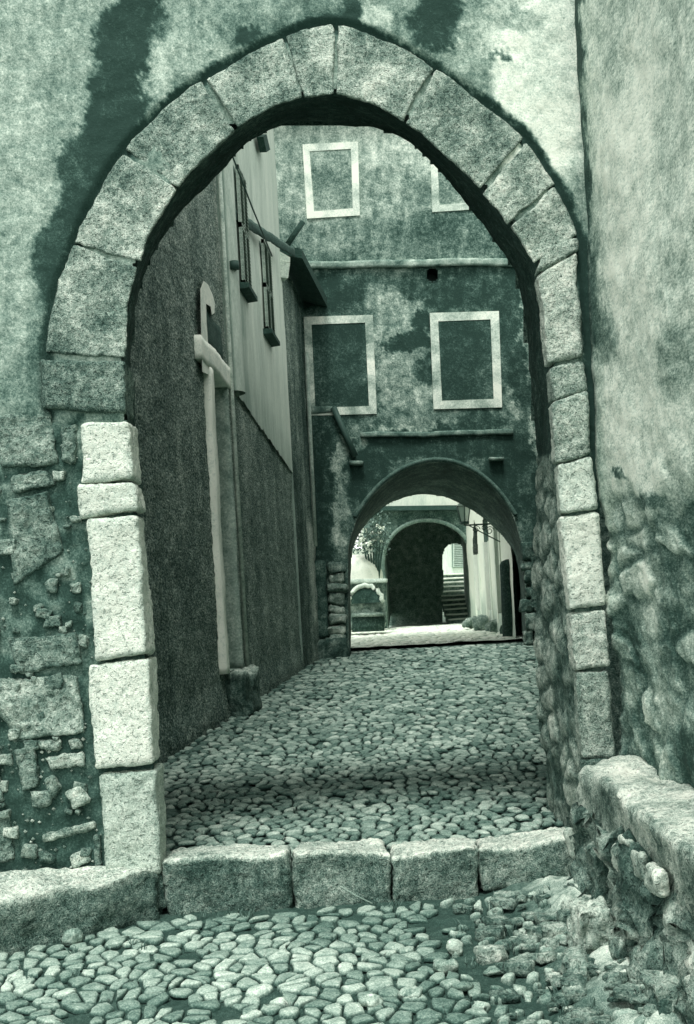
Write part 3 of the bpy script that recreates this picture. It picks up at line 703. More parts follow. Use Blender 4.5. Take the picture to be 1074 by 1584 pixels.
mb = MB(); rock(mb, [lwp(15.7, DZ0, .30), lwp(16.7, DZ0, .30), lwp(16.7, streetz(16)-.05, .34), lwp(15.7, streetz(16)-.05, .34)], [lwp(15.7, DZ0, -.2), lwp(16.7, DZ0, -.2), lwp(16.7, streetz(16)-.05, -.2), lwp(15.7, streetz(16)-.05, -.2)], r=.05, amp=.05, step=.05, tone=.28, topw=.35)
sub('doorstep', mb, M_RUBBLE, door)
# shuttered windows
def win(q, nsl, name='window'):
    P = [lw(x, y, .045) for x, y in q]
    Y0 = (P[0].y+P[3].y)/2; Y1 = (P[1].y+P[2].y)/2; z1 = (P[0].z+P[1].z)/2; z0 = (P[2].z+P[3].z)/2
    mb = MB(); quadbox(mb, Y0, Y1, z0, z1, .0, .05, .42); w_ = link(name, mb, M_WOOD, lh)
    mid = (Y0+Y1)/2
    for (a, b, ang) in ((Y0-.02, mid, .10), (mid+.03, Y1+.05, .10)):
        mb = MB()
        n_ = nsl
        for (u0, u1, v0, v1) in ((a, a+.06, z0, z1), (b-.06, b, z0, z1), (a, b, z0, z0+.07), (a, b, z1-.07, z1), (a, b, (z0+z1)/2-.04, (z0+z1)/2+.04)):
            hexa(mb, [lwp(u0, v1, .13), lwp(u1, v1, .13), lwp(u1, v0, .13), lwp(u0, v0, .13)], [lwp(u0, v1, .08), lwp(u1, v1, .08), lwp(u1, v0, .08), lwp(u0, v0, .08)], .62)
        for k in range(n_):
            z = z0+(z1-z0)*(k+.5)/n_; hexa(mb, [lwp(a, z+.02, .105), lwp(b, z+.02, .105), lwp(b, z-.035, .14), lwp(a, z-.035, .14)], [lwp(a, z+.035, .09), lwp(b, z+.035, .09), lwp(b, z-.02, .125), lwp(a, z-.02, .125)], .6)
        s_ = link('shutter', mb, M_WOOD, w_, smooth=False); s_.matrix_parent_inverse = w_.matrix_parent_inverse.copy() if False else Matrix.Identity(4)
    mb = MB(); hexa(mb, [lwp(Y0-.12, z0, .2), lwp(Y1+.12, z0, .2), lwp(Y1+.12, z0-.07, .2), lwp(Y0-.12, z0-.07, .2)], [lwp(Y0-.12, z0+.02, .0), lwp(Y1+.12, z0+.02, .0), lwp(Y1+.12, z0-.09, .0), lwp(Y0-.12, z0-.09, .0)], .12)
    s_ = link('sill', mb, M_PAINT, w_, smooth=False); s_.matrix_parent_inverse = Matrix.Identity(4)
    return Y0, Y1, z0, z1
W1 = win([(360, 240), (371, 290), (383, 462), (371, 438)], 34)
W2 = win([(401, 368), (410, 392), (420, 532), (408, 508)], 34)
W3 = win([(441, 600), (447, 612), (451, 660), (444, 650)], 12) if False else None
# wooden beam, prop and wire
b0 = lw(364, 333, .05); b1 = at(457, 392, 23.2)
mb = MB(); rock(mb, [b0+V((0, -.06, .09)), b1+V((0, -.06, .08)), b1+V((0, -.06, -.06)), b0+V((0, -.06, -.07))], [b0+V((0, .10, .09)), b1+V((0, .10, .08)), b1+V((0, .10, -.06)), b0+V((0, .10, -.07))], r=.02, amp=.01, step=.12, tone=.14, edge_dark=-.04, topw=.14)
tag(link('wooden_beam', mb, M_WOOD, base=b0), 'dark wooden beam jutting from the pale upper wall above the lane', 'beam')
mb = MB(); tube(mb, [at(445, 378, 23.0), at(469, 343, 23.0)], .055, .12, 8); tag(link('wooden_pole', mb, M_WOOD, base=at(445, 378, 23.0)), 'short dark pole sticking up from the end of the beam', 'pole')
mb = MB(); tube(mb, [lw(360, 242, .2), lw(392, 325, .28), lw(421, 396, .2)], .014, .12, 6); tag(link('cable', mb, M_IRON, base=lw(421, 396, .2)), 'thin dark cable slung diagonally across the pale upper wall', 'cable')
mb = MB(); q = [lw(x, y, .1) for x, y in ((397, 212), (402, 208), (408, 232), (402, 236))]; hexa(mb, [p+V((.12, 0, 0)) for p in q], q, .1); link('roof_bracket', mb, M_WOOD, lh, smooth=False)

# ================================================================ NARROW HOUSE (between left house and facade)
nh = thing('narrow_house', 'narrow lower house with dark overhanging eave squeezed beside the far facade', 'house', (LA+LB*26, 26, streetz(26)))
ze = at(455, 398, 24.5).z
def nh_tone(Y, z):
    t = .40+.22*fbm((Y*1.5, z*.5, 3), 1.6, 3); h = z-streetz(Y)
    t -= .22*sst(26.3, 27.4, Y)*(h > 3)
    t += .32*sst(26.2, 26.8, Y)*(1-sst(3.0, 3.4, h))*sst(.4, 1.0, h)
    t -= .25*(1-sst(25.0, 26.3, Y))*(1-sst(2.0, 6, h))
    return max(.05, t)
mb = MB(); sheet(mb, fr(24.3, 28.0, .07), fr(.1, ze, .1), lambda Y, z: lwp(Y, z, .03+.03*fbm((Y, z, 0), 2, 4)), nh_tone); link('wall', mb, M_CAST, nh)
mb = MB(); hexa(mb, [lwp(24.2, ze+.06, .48), lwp(28.0, ze+.06, .62), lwp(28.0, ze-.16, .62), lwp(24.2, ze-.12, .48)], [lwp(24.2, ze+1.2, -3), lwp(28, ze+1.2, -3), lwp(28, ze+.9, -3), lwp(24.2, ze+.9, -3)], .10)
for k in range(0):
    Y = 24.4+k*.55; hexa(mb, [lwp(Y, ze-.1, .45), lwp(Y+.12, ze-.1, .45), lwp(Y+.12, ze-.26, .42), lwp(Y, ze-.26, .42)], [lwp(Y, ze-.1, 0), lwp(Y+.12, ze-.1, 0), lwp(Y+.12, ze-.4, 0), lwp(Y, ze-.4, 0)], .08)
link('eave', mb, M_WOOD, nh, smooth=False)
mb = MB(); c0 = [(424, 402), (449, 407), (446, 430), (426, 428)]
f = [at(x, y, 24.1) for x, y in c0]; hexa(mb, f, [p+V((-.1, .25, 0)) for p in f], .78)
f = [at(x, y, 24.15) for x, y in [(418, 380), (449, 398), (449, 406), (420, 402)]]; hexa(mb, f, [p+V((-.1, .25, 0)) for p in f], .8)
link('cornice_end', mb, M_PAINT, lh, smooth=False)
mb = MB(); 
for x0, y0, x1, y1 in ((474, 545, 488, 845),):
    tube(mb, [at(x0, y0, 27.75), at(x1, y1, 27.75)], .05, .62, 8)
link('drain_pipe', mb, M_PAINT, nh)

# ================================================================ FAR FACADE WITH ARCH
YF = 28.0; YB = 31.0
fh = thing('archway_house', 'stained house front with blind windows closing the lane above a round arch', 'house', (1.7, YF, streetz(YF)))
AF = [(541, 1030), (538, 860), (541, 838), (553, 800), (578, 763), (608, 736), (642, 719), (675, 713), (708, 718), (742, 735), (772, 763), (794, 797), (806, 835), (812, 870), (815, 1025)]
AB = [(543, 1000), (542, 872), (547, 842), (565, 810), (592, 784), (622, 769), (655, 763), (692, 769), (730, 787), (764, 814), (790, 843), (803, 872), (810, 1000)]
fb = [(600, 250, 260, 110, 0, .70, .4), (540, 240, 160, 90, 0, .70, .5), (470, 240, 40, 60, 0, 0.58, .5), (560, 300, 150, 40, 0, 0.50, .5), (590, 370, 200, 32, 0, 0.36, .6), (700, 355, 90, 28, 0, 0.30, .5), (500, 370, 40, 25, 0, 0.42, .5),
      (640, 412, 180, 8, 0, 0.45, .5), (520, 450, 70, 32, 0, 0.14, .5), (560, 420, 60, 14, 0, 0.34, .5), (700, 445, 110, 35, 0, 0.16, .5), (800, 470, 30, 120, 0, 0.08, .5),
      (600, 470, 45, 26, 25, 0.50, .45), (625, 520, 48, 50, 0, 0.50, .4), (630, 600, 45, 60, 0, 0.46, .4), (600, 560, 26, 80, 0, 0.48, .4),
      (640, 532, 42, 17, -8, 0.08, .3), (655, 500, 16, 14, 0, 0.10, .4), (600, 535, 10, 8, 0, 0.11, .4), (665, 570, 20, 20, 0, 0.16, .5),
      (720, 560, 46, 68, 0, 0.10, .25), (525, 560, 46, 72, 0, 0.09, .3), (555, 590, 22, 30, 30, 0.38, .5), (540, 620, 20, 20, 0, 0.36, .5), (730, 520, 14, 14, 0, 0.26, .6),
      (630, 650, 90, 18, 0, 0.36, .5), (740, 650, 40, 14, 0, 0.16, .5), (640, 664, 60, 5, 0, 0.60, .5), (700, 690, 160, 26, 0, 0.08, .35), (800, 560, 24, 90, 0, 0.16, .5),
      (515, 680, 50, 60, 0, 0.16, .5), (535, 700, 9, 50, 10, 0.45, .5), (525, 740, 7, 60, -5, 0.50, .5), (527, 810, 9, 50, 5, 0.50, .5), (556, 680, 8, 20, -20, 0.38, .5), (495, 770, 22, 120, 0, 0.12, .4),
      (812, 520, 5, 70, 0, 0.50, .5), (795, 620, 10, 30, -20, 0.42, .5), (832, 680, 6, 50, -5, 0.50, .5), (785, 745, 40, 50, 0, 0.08, .4), (830, 770, 20, 40, 0, 0.16, .5), (570, 740, 30, 40, 0, 0.09, .5)]
fpaint = painted(.30, fb, 16, .03, .12)
HF = [(520, 1100)]+[(x-1 if x < 670 else x+1, y-1) for x, y in AF]+[(840, 1100)]
def fpos(x, y):
    p = at(x, y, YF); return p+V((0, -.03*fbm(p, .7, 4), 0))
mb = MB(); sheet(mb, fr(392, 886, 2.4), fr(170, 1030, 2.4), fpos, lambda x, y: .14*noise.noise(V((x*.12, y*.015, 3)))+(fpaint(x, y)-.24)*(1.25 if y > 400 else 1.0)+(.19 if y > 400 else .24)-.08*sst(850, 1000, y), hole=lambda x, y: inside(x, y, HF) or ((x-669)/9.5)**2+((y-425)/10.5)**2 < 1); link('facade_wall', mb, M_FAC, fh)
# upper extension and roof
mb = MB(); a, b = at(380, 172, YF), at(900, 172, YF); hexa(mb, [a+V((0, -.3, .3)), b+V((0, -.3, .3)), b+V((0, -.3, 0)), a+V((0, -.3, 0))], [a+V((0, 3.2, .3)), b+V((0, 3.2, .3)), b+V((0, 3.2, 0)), a+V((0, 3.2, 0))], .3); link('roof', mb, M_WOOD, fh, smooth=False)
mb = MB(); HB = [(520, 1100)]+AB+[(850, 1100)]
sheet(mb, fr(380, 900, 2.5), fr(200, 1020, 2.5), lambda x, y: at(x, y, YB), lambda x, y: .45, hole=lambda x, y: inside(x, y, HB)); link('rear_wall', mb, M_FAC, fh)
A_ = at_frac(smooth_poly(AF), 120); B_ = at_frac(smooth_poly(AB), 120); vs = []; ts = []; fs = []
for j in range(17):
    t = j/16
    for i in range(121):
        p = at(A_[i].x, A_[i].y, YF-.02)*(1-t)+at(B_[i].x, B_[i].y, YB+.02)*t; vs.append(p+V((.02*fbm(p, 2), 0, .02*fbm(p, 2.5)))); ts.append(.20+.12*fbm(p, 1.5)+.1*(j == 0))
for j in range(16):
    for i in range(120):
        a = j*121+i; fs.append((a, a+1, a+122, a+121))
mb = MB(); mb.add(vs, fs, ts); link('arch_vault', mb, M_FAC, fh)
# pale rim of the arch front
rim = smooth_poly(AF[3:-3]); mb = MB(); P_ = at_frac(rim, 60)
f_ = []; vs = []
for i, p in enumerate(P_):
    c = V((675, 850)); d = (V((p.x, p.y))-c).normalized()
    for off, dy in ((0, -.04), (7, -.06), (7, .0), (0, .0)):
        q = p+d*off; vs.append(at(q.x, q.y, YF+dy))
fs = []
for i in range(60):
    for k in range(4): fs.append((i*4+k, i*4+(k+1) % 4, (i+1)*4+(k+1) % 4, (i+1)*4+k))
mb.add(vs, fs, .26); link('arch_rim', mb, M_PAINT, fh)
# ledge, string course, corbels, blind windows, vent, gutter
def strip(q, dy, th, tn, name, m=M_PAINT, parent=fh):
    mb = MB(); f = [at(x, y, YF-dy) for x, y in q]; rock(mb, f, [p+V((0, th, 0)) for p in f], r=.012, amp=.02, step=.12, tone=tn, edge_dark=0, tvar=.25, nsc=3); return link(name, mb, m, parent)
strip([(455, 404), (795, 398), (800, 410), (458, 415)], .09, .1, .5, 'ledge')
strip([(558, 668), (795, 663), (795, 671), (558, 676)], .08, .1, .36, 'string_course')
strip([(478, 628), (515, 628), (515, 638), (478, 639)], .07, .1, .34, 'string_course')
strip([(541, 711), (563, 711), (563, 717), (542, 717)], .16, .2, .45, 'corbel'); strip([(757, 707), (780, 707), (780, 712), (758, 712)], .16, .2, .45, 'corbel')
def blind(o, t, tf, tp):
    (x0, y0), (x1, y1), (x2, y2), (x3, y3) = o
    i_ = [(x0+t, y0+t), (x1-t, y1+t), (x2-t, y2-t), (x3+t, y3-t)]
    mb = MB(); f = [at(x, y, YF-.035) for x, y in o]; b = [at(x, y, YF-.035) for x, y in i_]
    vs = f+b+[p+V((0, .06, 0)) for p in f]+[p+V((0, .06, 0)) for p in b]
    # subdivide each side for worn paint
    P = MB()
    for k in range(4):
        a0, a1, c0, c1 = f[k], f[(k+1) % 4], b[k], b[(k+1) % 4]; n = 26
        for s in range(n):
            u, v = s/n, (s+1)/n
            qa, qb, qc, qd = a0.lerp(a1, u), a0.lerp(a1, v), c0.lerp(c1, v), c0.lerp(c1, u)
            tt = tf+.35*fbm(qa, 1.6, 3)
            hexa(P, [qa, qb, qc, qd], [x+V((0, .06, 0)) for x in (qa, qb, qc, qd)], tt)
    w_ = link('window_surround', P, M_PAINT, fh, smooth=False)
    pm = MB(); q = [at(x, y, YF-.022) for x, y in i_]; n = 22; vs = []; ts = []
    for j in range(n+1):
        for i in range(n+1):
            p = q[0].lerp(q[1], i/n).lerp(q[3].lerp(q[2], i/n), j/n); vs.append(p+V((0, -.01*fbm(p, 1), 0))); ts.append(tp+.16*fbm(p, .9, 4)+.05*(i in (0, n) or j in (0, n)))
    pm.add(vs, [(j*(n+1)+i, (j+1)*(n+1)+i, (j+1)*(n+1)+i+1, j*(n+1)+i+1) for j in range(n) for i in range(n)], ts)
    o_ = link('blind_panel', pm, M_FAC, w_); o_.matrix_parent_inverse = Matrix.Identity(4)
blind([(468, 223), (554, 219), (557, 333), (475, 338)], 11, .88, .50)
blind([(665, 212), (757, 208), (761, 322), (669, 328)], 11, .82, .44)
blind([(470, 490), (577, 487), (583, 640), (476, 643)], 12, .74, .10)
blind([(665, 484), (772, 481), (777, 630), (671, 633)], 13, .78, .10)
mb = MB(); c = at(669, 425, YF+.01); vs = []
for dy, k_ in ((0, 1.1), (.5, 1.0)):
    vs += [c+V((.15*k_*math.cos(a), dy, .165*k_*math.sin(a))) for a in [2*math.pi*k/20 for k in range(20)]]
mb.add(vs, [(k, (k+1) % 20, 20+(k+1) % 20, 20+k) for k in range(20)]+[tuple(range(20, 40))], -.2); link('vent_hole', mb, M_IRON, fh, smooth=False)
mb = MB(); tube(mb, [at(516, 630, YF-.12), at(534, 672, YF-.12), at(550, 706, YF-.1)], .07, .14, 8); link('gutter', mb, M_IRON, fh)
# rubble piers at each side of the arch
def pier(x0, x1, y0, y1, sa, sb, tn, seed, name='pier_stones', Y=YF):
    mb = MB(); a, b = at((x0), y1, Y), at(x1, y0, Y)
    paving(mb, a.x, b.x, streetz(Y)-.1, at((x0+x1)/2, y0, Y).z, sa, sb, lambda u, v, h: V((u, Y+.02-h, v)), h=.14, gap=.08, tone=tn, tv=.14, jit=.36, rings=((1.0, -.3), (.95, .5), (.75, .9), (.4, 1.0)), seed=seed, tonef=lambda u, v: .0)
    return link(name, mb, M_RUBBLE, fh)
R = random.Random(42)
def stack(x0, x1, y0, y1, hmin, hmax, tn, nx=1):
    y = y0; mb = MB()
    while y < y1:
        h = R.uniform(hmin, hmax); xs = [x0+R.uniform(-3, 3)]+sorted(x0+(x1-x0)*(k+R.uniform(.3, .7))/nx for k in range(nx-1))+[x1+R.uniform(-1.5, 1.5)]
        xs = [xs[0]]+[x0+(x1-x0)*k/nx+R.uniform(-4, 4) for k in range(1, nx)]+[xs[-1]]
        for a_, b_ in zip(xs[:-1], xs[1:]):
            dy = R.uniform(-1, 1); f = [at(x, yy, YF-.10-R.uniform(0, .08)) for x, yy in ((a_+.6, y+1+dy), (b_-.6, y+1-dy*.5), (b_-.6+R.uniform(-1, 1), y+h-.6), (a_+.6+R.uniform(-1, 1), y+h-.6))]
            rock(mb, f, [p+V((0, .3, 0)) for p in f], r=.05, amp=.06, step=.055, tone=tn+R.uniform(-.16, .2), tvar=.25, nsc=3.2)
        y += h
    return link('pier_masonry', mb, M_RUBBLE, fh)
stack(511, 537, 866, 1004, 12, 20, .56)
stack(813, 870, 838, 1006, 13, 28, .38, 3)
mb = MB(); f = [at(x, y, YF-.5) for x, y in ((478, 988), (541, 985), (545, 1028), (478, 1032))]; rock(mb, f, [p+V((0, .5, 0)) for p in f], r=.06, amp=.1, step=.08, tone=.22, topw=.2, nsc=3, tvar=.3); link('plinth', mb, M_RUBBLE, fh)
# rough stones capping the left pier
mb = MB(); f = [at(x, y, YF-.15) for x, y in ((478, 868), (508, 868), (508, 985), (480, 990))]; rock(mb, f, [p+V((0, .3, 0)) for p in f], r=.05, amp=.05, step=.09, tone=.2, tvar=.3, nsc=3); link('pier_render', mb, M_FAC, fh)

# ================================================================ RIGHT SIDE OF LANE (hidden behind the reveal, added to block light)
gw = MB(); sheet(gw, fr(8.2, 28.0, .4), fr(0, 7.5, .4), lambda Y, z: V((.165*Y+.12, Y, z)), lambda Y, z: .45)
hexa(gw, [V((1.45, 8.1, 7.6)), V((1.95, 8.1, 7.6)), V((1.95, 8.1, 7.45)), V((1.45, 8.1, 7.45))], [V((4.7, 28, 7.6)), V((5.2, 28, 7.6)), V((5.2, 28, 7.45)), V((4.7, 28, 7.45))], .4)
tag(link('light_block_wall', gw, M_FAC, base=(3, 18, .3)), 'plain tall unseen wall added to block light, right of the lane behind the gateway', 'wall')

# ================================================================ COURTYARD AND TUNNEL HOUSE
YT = 42.0
th_ = thing('tunnel_house', 'low house beyond the far arch pierced by a dark vaulted tunnel', 'house', (2.5, YT, streetz(YT)))
TF = [(600, 980), (597, 900), (594, 868), (600, 842), (618, 820), (642, 809), (664, 807), (688, 811), (710, 824), (724, 842), (727, 862), (731, 972)]
HT = [(590, 1100)]+TF+[(740, 1100)]
tp_ = painted(.24, [(595, 840, 18, 60, 0, .34, .5), (735, 830, 12, 40, 0, .5, .5), (650, 793, 90, 10, 0, .2, .4)], 5, .06, .06)
mb = MB(); sheet(mb, fr(575, 745, 2.2), fr(786, 985, 2.2), lambda x, y: at(x, y, YT), tp_, hole=lambda x, y: inside(x, y, HT)); link('front_wall', mb, M_FAC, th_)
mb = MB(); f = [at(x, y, YT-.25) for x, y in ((574, 783), (742, 781), (742, 788), (574, 790))]; hexa(mb, f, [p+V((0, .3, 0)) for p in f], .12); link('ledge', mb, M_WOOD, th_, smooth=False)
mb = MB(); sheet(mb, fr(560, 790, 5), fr(560, 784, 5), lambda x, y: at(x, y, YT+.1), lambda x, y: .86+.1*noise.noise(V((x*.05, y*.02, 0)))); link('upper_wall', mb, M_HPLAST, th_)
# rim and vault
P_ = at_frac(smooth_poly(TF[1:-1]), 50); vs = []; c = V((662, 880))
for p in P_:
    d = (V((p.x, p.y))-c).normalized()
    for off, dy in ((0, -.05), (6, -.07), (6, .0), (0, .0)):
        q = p+d*off; vs.append(at(q.x, q.y, YT+dy))
mb = MB(); mb.add(vs, [(i*4+k, i*4+(k+1) % 4, (i+1)*4+(k+1) % 4, (i+1)*4+k) for i in range(50) for k in range(4)], .42); link('arch_rim', mb, M_PAINT, th_)
TE = 48.0
# tunnel walls: front profile to a smaller exit on the right
EX = [(683, 1000), (686, 900), (685, 860), (688, 849), (694, 843), (702, 841), (712, 842), (722, 848), (730, 858), (733, 900), (736, 1000)]
A_ = at_frac(smooth_poly(TF), 60); fs = []; vs = []; ts = []
for j in range(9):
    t = j/8; Y = YT+(TE-YT)*t
    for i in range(61):
        p0 = at(A_[i].x, A_[i].y, YT); p = V((p0.x+.35*t, Y, p0.z+.6*t)); vs.append(p); ts.append(.42+.06*fbm(p, 1))
for j in range(8):
    for i in range(60): a = j*61+i; fs.append((a, a+1, a+62, a+61))
mb = MB(); mb.add(vs, fs, ts); link('tunnel_vault', mb, M_FAC, th_)
mb = MB(); sheet(mb, fr(560, 790, 1.5), fr(760, 1000, 1.5), lambda x, y: at(x, y, TE-.1), lambda x, y: .42, hole=lambda x, y: inside(x, y, EX)); link('tunnel_end_wall', mb, M_FAC, th_)
# steps climbing out of the tunnel
st_ = thing('steps', 'flight of worn stone steps climbing out of the dark tunnel', 'steps', (4.5, 45, streetz(45)))
z = streetz(45)
for k in range(11):
    Y0 = 45.0+k*.55; zt = z+.18*(k+1); w0 = 3.7
    mb = MB(); rock(mb, [V((w0, Y0, zt)), V((6.6, Y0, zt)), V((6.6, Y0, zt-.065)), V((w0, Y0, zt-.065))], [V((w0, Y0+.62+(7 if k == 10 else 0), zt)), V((6.6, Y0+.62+(7 if k == 10 else 0), zt)), V((6.6, Y0+.62+(7 if k == 10 else 0), zt-.065)), V((w0, Y0+.62+(7 if k == 10 else 0), zt-.065))], r=.02, amp=.02, step=.25, tone=.92, tvar=.1, edge_dark=0, nsc=2)
    stp_ = link('tread', mb, M_HPLAST, st_)
    mb = MB(); box(mb, (w0+.02, Y0+.12, zt-.5), (6.58, Y0+.6, zt-.066), .42); link('riser', mb, M_FAC, st_, smooth=False)  # riser toned darker than its tread, step shading put into the colour
# house at the head of the steps
eh = thing('pale_house', 'pale house with shuttered window glimpsed beyond the tunnel mouth', 'house', (5.2, 57, 2))
mb = MB(); sheet(mb, fr(640, 790, 5), fr(800, 960, 5), lambda x, y: at(x, y, 58), lambda x, y: .8); link('wall', mb, M_HPLAST, eh)
mb = MB(); f = [at(x, y, 57.9) for x, y in ((699, 838), (738, 836), (738, 877), (700, 878))]; hexa(mb, f, [p+V((0, .15, 0)) for p in f], .42); w_ = link('window', mb, M_WOOD, eh, smooth=False)
mb = MB()
for k in range(14):
    y = 840+k*2.7; f = [at(x, yy, 57.84) for x, yy in ((701, y), (736, y-1), (736, y+.8), (701, y+1.6))]; hexa(mb, f, [p+V((0, .05, 0)) for p in f], .6)
for x in (701, 717, 733):
    f = [at(xx, yy, 57.8) for xx, yy in ((x, 839), (x+2, 839), (x+2, 877), (x, 877))]; hexa(mb, f, [p+V((0, .05, 0)) for p in f], .65)
o_ = link('shutter', mb, M_WOOD, w_, smooth=False); o_.matrix_parent_inverse = Matrix.Identity(4)

# white building on the right of the courtyard
XW = 4.22
wb = thing('white_building', 'whitewashed building with tall narrow arches along the right of the courtyard', 'building', (XW, 37, streetz(37)))
niches = [(33.2, 34.3, 3.7), (35.6, 36.9, 3.3), (38.5, 40.0, 3.1)]
def in_n(Y, z):
    h = z-streetz(Y)
    for a, b, t in niches:
        m_ = (a+b)/2; w2 = (b-a)/2
        if a < Y < b and .6 < h < t-w2 : return True
        if h >= t-w2 and (Y-m_)**2+(h-(t-w2))**2*.5 < w2*w2: return True
    return False
mb = MB(); sheet(mb, fr(31.0, 42.0, .09), fr(.5, 9.5, .09), lambda Y, z: V((XW+.03*fbm((Y, z, 0), 1), Y, z)), lambda Y, z: 1.05-.35*(1-sst(.2, 1.6, z-streetz(Y)+.5*noise.noise(V((Y, z, 0)))))+.05*noise.noise(V((Y*3, z*.6, 0))), hole=in_n); link('wall', mb, M_HPLAST, wb)
mb = MB(); sheet(mb, fr(31, 42, .5), fr(.5, 6, .5), lambda Y, z: V((XW+.35, Y, z)), lambda Y, z: .25); link('niche_back', mb, M_FAC, wb)
for a, b, t in niches:
    for Y in (a, b): 
        mb = MB(); hexa(mb, [V((XW-.03, Y-.12, streetz(Y)+t-(b-a)/2)), V((XW-.03, Y+.12, streetz(Y)+t-(b-a)/2)), V((XW-.03, Y+.12, streetz(Y)+.3)), V((XW-.03, Y-.12, streetz(Y)+.3))], [V((XW+.36, Y-.12, streetz(Y)+t-(b-a)/2)), V((XW+.36, Y+.12, streetz(Y)+t-(b-a)/2)), V((XW+.36, Y+.12, streetz(Y)+.3)), V((XW+.36, Y-.12, streetz(Y)+.3))], .9)
        link('arch_pier', mb, M_HPLAST, wb, smooth=False)
# stones at its foot
for k, (q, Y, t, l) in enumerate([([(721, 956), (738, 955), (739, 968), (720, 969)], 37.5, .5, 'far small stone beside the white building foot'),
    ([(735, 952), (757, 952), (756, 974), (736, 973)], 36.3, .45, 'squarish stone second in the row below the white arches'),
    ([(760, 958), (786, 956), (784, 986), (762, 982)], 34.6, .52, 'biggest stone in the row below the white arches'),
    ([(752, 962), (764, 962), (764, 978), (754, 978)], 35.4, .4, 'narrow stone between the squarish and the biggest one'),
    ([(776, 966), (800, 964), (798, 992), (778, 992)], 33.0, .3, 'dark stone beside the foot of the round post')]):
    boulder(q, Y, .5, t, l, amp=.08, r=.12, step=.08)
mb = MB(); c = at(792, 990, 31.7); top = at(792, 866, 31.7)
tube(mb, [V((c.x, c.y, c.z-.2)), V((c.x, c.y, (c.z+top.z)/2)), V((c.x, c.y, top.z-.12)), V((c.x, c.y, top.z-.03)), V((c.x, c.y, top.z+.02))], [.24, .22, .21, .16, .04], .10, 18)
tag(link('stone_post', mb, M_RUBBLE, base=(c.x, c.y, c.z-.2)), 'dark round-topped stone post standing by the right side of the far arch', 'post')

# left of courtyard: fountain wall, white dome, bush
fw = thing('fountain_wall', 'low stone wall with a scalloped fountain niche left of the tunnel', 'fountain', at(570, 965, 38))
mb = MB(); f = [at(x, y, 38) for x, y in ((520, 900), (597, 898), (598, 972), (520, 975))]; rock(mb, f, [p+V((0, .6, 0)) for p in f], r=.03, amp=.05, step=.07, tone=.46, tvar=.3, nsc=3); link('wall', mb, M_RUBBLE, fw)
mb = MB(); f = [at(x, y, 37.9) for x, y in ((520, 896), (600, 894), (600, 901), (520, 903))]; rock(mb, f, [p+V((0, .8, 0)) for p in f], r=.03, amp=.02, step=.1, tone=.75); link('coping', mb, M_PAINT, fw)
mb = MB(); cen = at(566, 933, 37.95)
vs = []; 
for j in range(7):
    for k in range(13):
        a = math.pi*k/12; r_ = .48*(j/6); vs.append(cen+V((r_*math.cos(a), .01-.10*math.sin(math.pi*j/6*.5+.3)+.0, r_*math.sin(a)*.95)))
mb.add(vs, [(j*13+k, j*13+k+1, (j+1)*13+k+1, (j+1)*13+k) for j in range(6) for k in range(12)], .1); link('niche', mb, M_FAC, fw)
mb = MB(); pts = [cen+V((.52*math.cos(math.pi*k/16)*(1+.05*math.cos(k*3)), -.08, .55*math.sin(math.pi*k/16)*(1+.06*math.cos(k*3)))) for k in range(17)]; tube(mb, pts, .07, .8, 8); link('niche_rim', mb, M_PAINT, fw)
mb = MB(); f = [at(x, y, 37.6) for x, y in ((544, 949), (596, 947), (596, 953), (544, 955))]; hexa(mb, f, [p+V((0, .4, 0)) for p in f], .5); f = [at(x, y, 37.7) for x, y in ((545, 954), (595, 953), (595, 976), (545, 978))]; hexa(mb, f, [p+V((0, .4, 0)) for p in f], .12); link('basin', mb, M_RUBBLE, fw)
mb = MB(); cd = at(560, 897, 40.5); n = 20
for_v = []; prof = [(1.0, 0), (.98, .25), (.86, .55), (.62, .8), (.3, .95), (.02, 1.0)]
for r_, h_ in prof:
    for k in range(n): a = 2*math.pi*k/n; for_v.append(cd+V((.86*r_*math.cos(a)-.15, .62*r_*math.sin(a), .85*h_-.3*(h_ == 0))))
mb.add(for_v, [(j*n+k, j*n+(k+1) % n, (j+1)*n+(k+1) % n, (j+1)*n+k) for j in range(5) for k in range(n)], 1.0); tag(link('oven_dome', mb, M_PAINT, base=cd), 'bright white rounded dome rising behind the low fountain wall', 'dome')
mb = MB(); f = [at(x, y, 41.2) for x, y in ((515, 850), (578, 848), (579, 905), (515, 905))]; hexa(mb, f, [p+V((0, .6, 0)) for p in f], .82); tag(link('pale_wall', mb, M_HPLAST, base=f[3], smooth=False), 'pale square-topped wall directly behind the white dome', 'wall')
R = random.Random(3)
bush = thing('flowering_shrub', 'loose shrub with pale blossom clusters over the courtyard corner', 'shrub', at(575, 900, 40))
mb = MB(); fl = MB()
for k in range(1500):
    cx, cy = R.gauss(578, 17), R.gauss(828, 20)
    if cy > 858 or cx > 604 or cy < 786: continue
    p = at(cx, cy, R.uniform(39.6, 40.8)); s = R.uniform(.03, .07); n_ = V((R.uniform(-1, 1), R.uniform(-1, .2), R.uniform(-1, 1))).normalized(); u = n_.orthogonal().normalized()*s; v = n_.cross(u).normalized()*s*.6
    mb.add([p-u, p-v, p+u, p+v], [(0, 1, 2, 3)], R.uniform(.15, .5))
link('foliage', mb, M_LEAF, bush, smooth=False)
for k in range(46):
    cx, cy = R.gauss(566, 14), R.gauss(838, 14)
    if cy > 856 or cx > 600: continue
    p = at(cx, cy, R.uniform(39.3, 40)); s = R.uniform(.03, .09)
    for q in range(9):
        n_ = V((R.gauss(0, 1), R.gauss(0, 1), R.gauss(0, 1))).normalized(); c = p+n_*s; u = n_.orthogonal().normalized()*s*.55; v = n_.cross(u)
        fl.add([c-u, c-v, c+u, c+v], [(0, 1, 2, 3)], R.uniform(.85, 1.0))
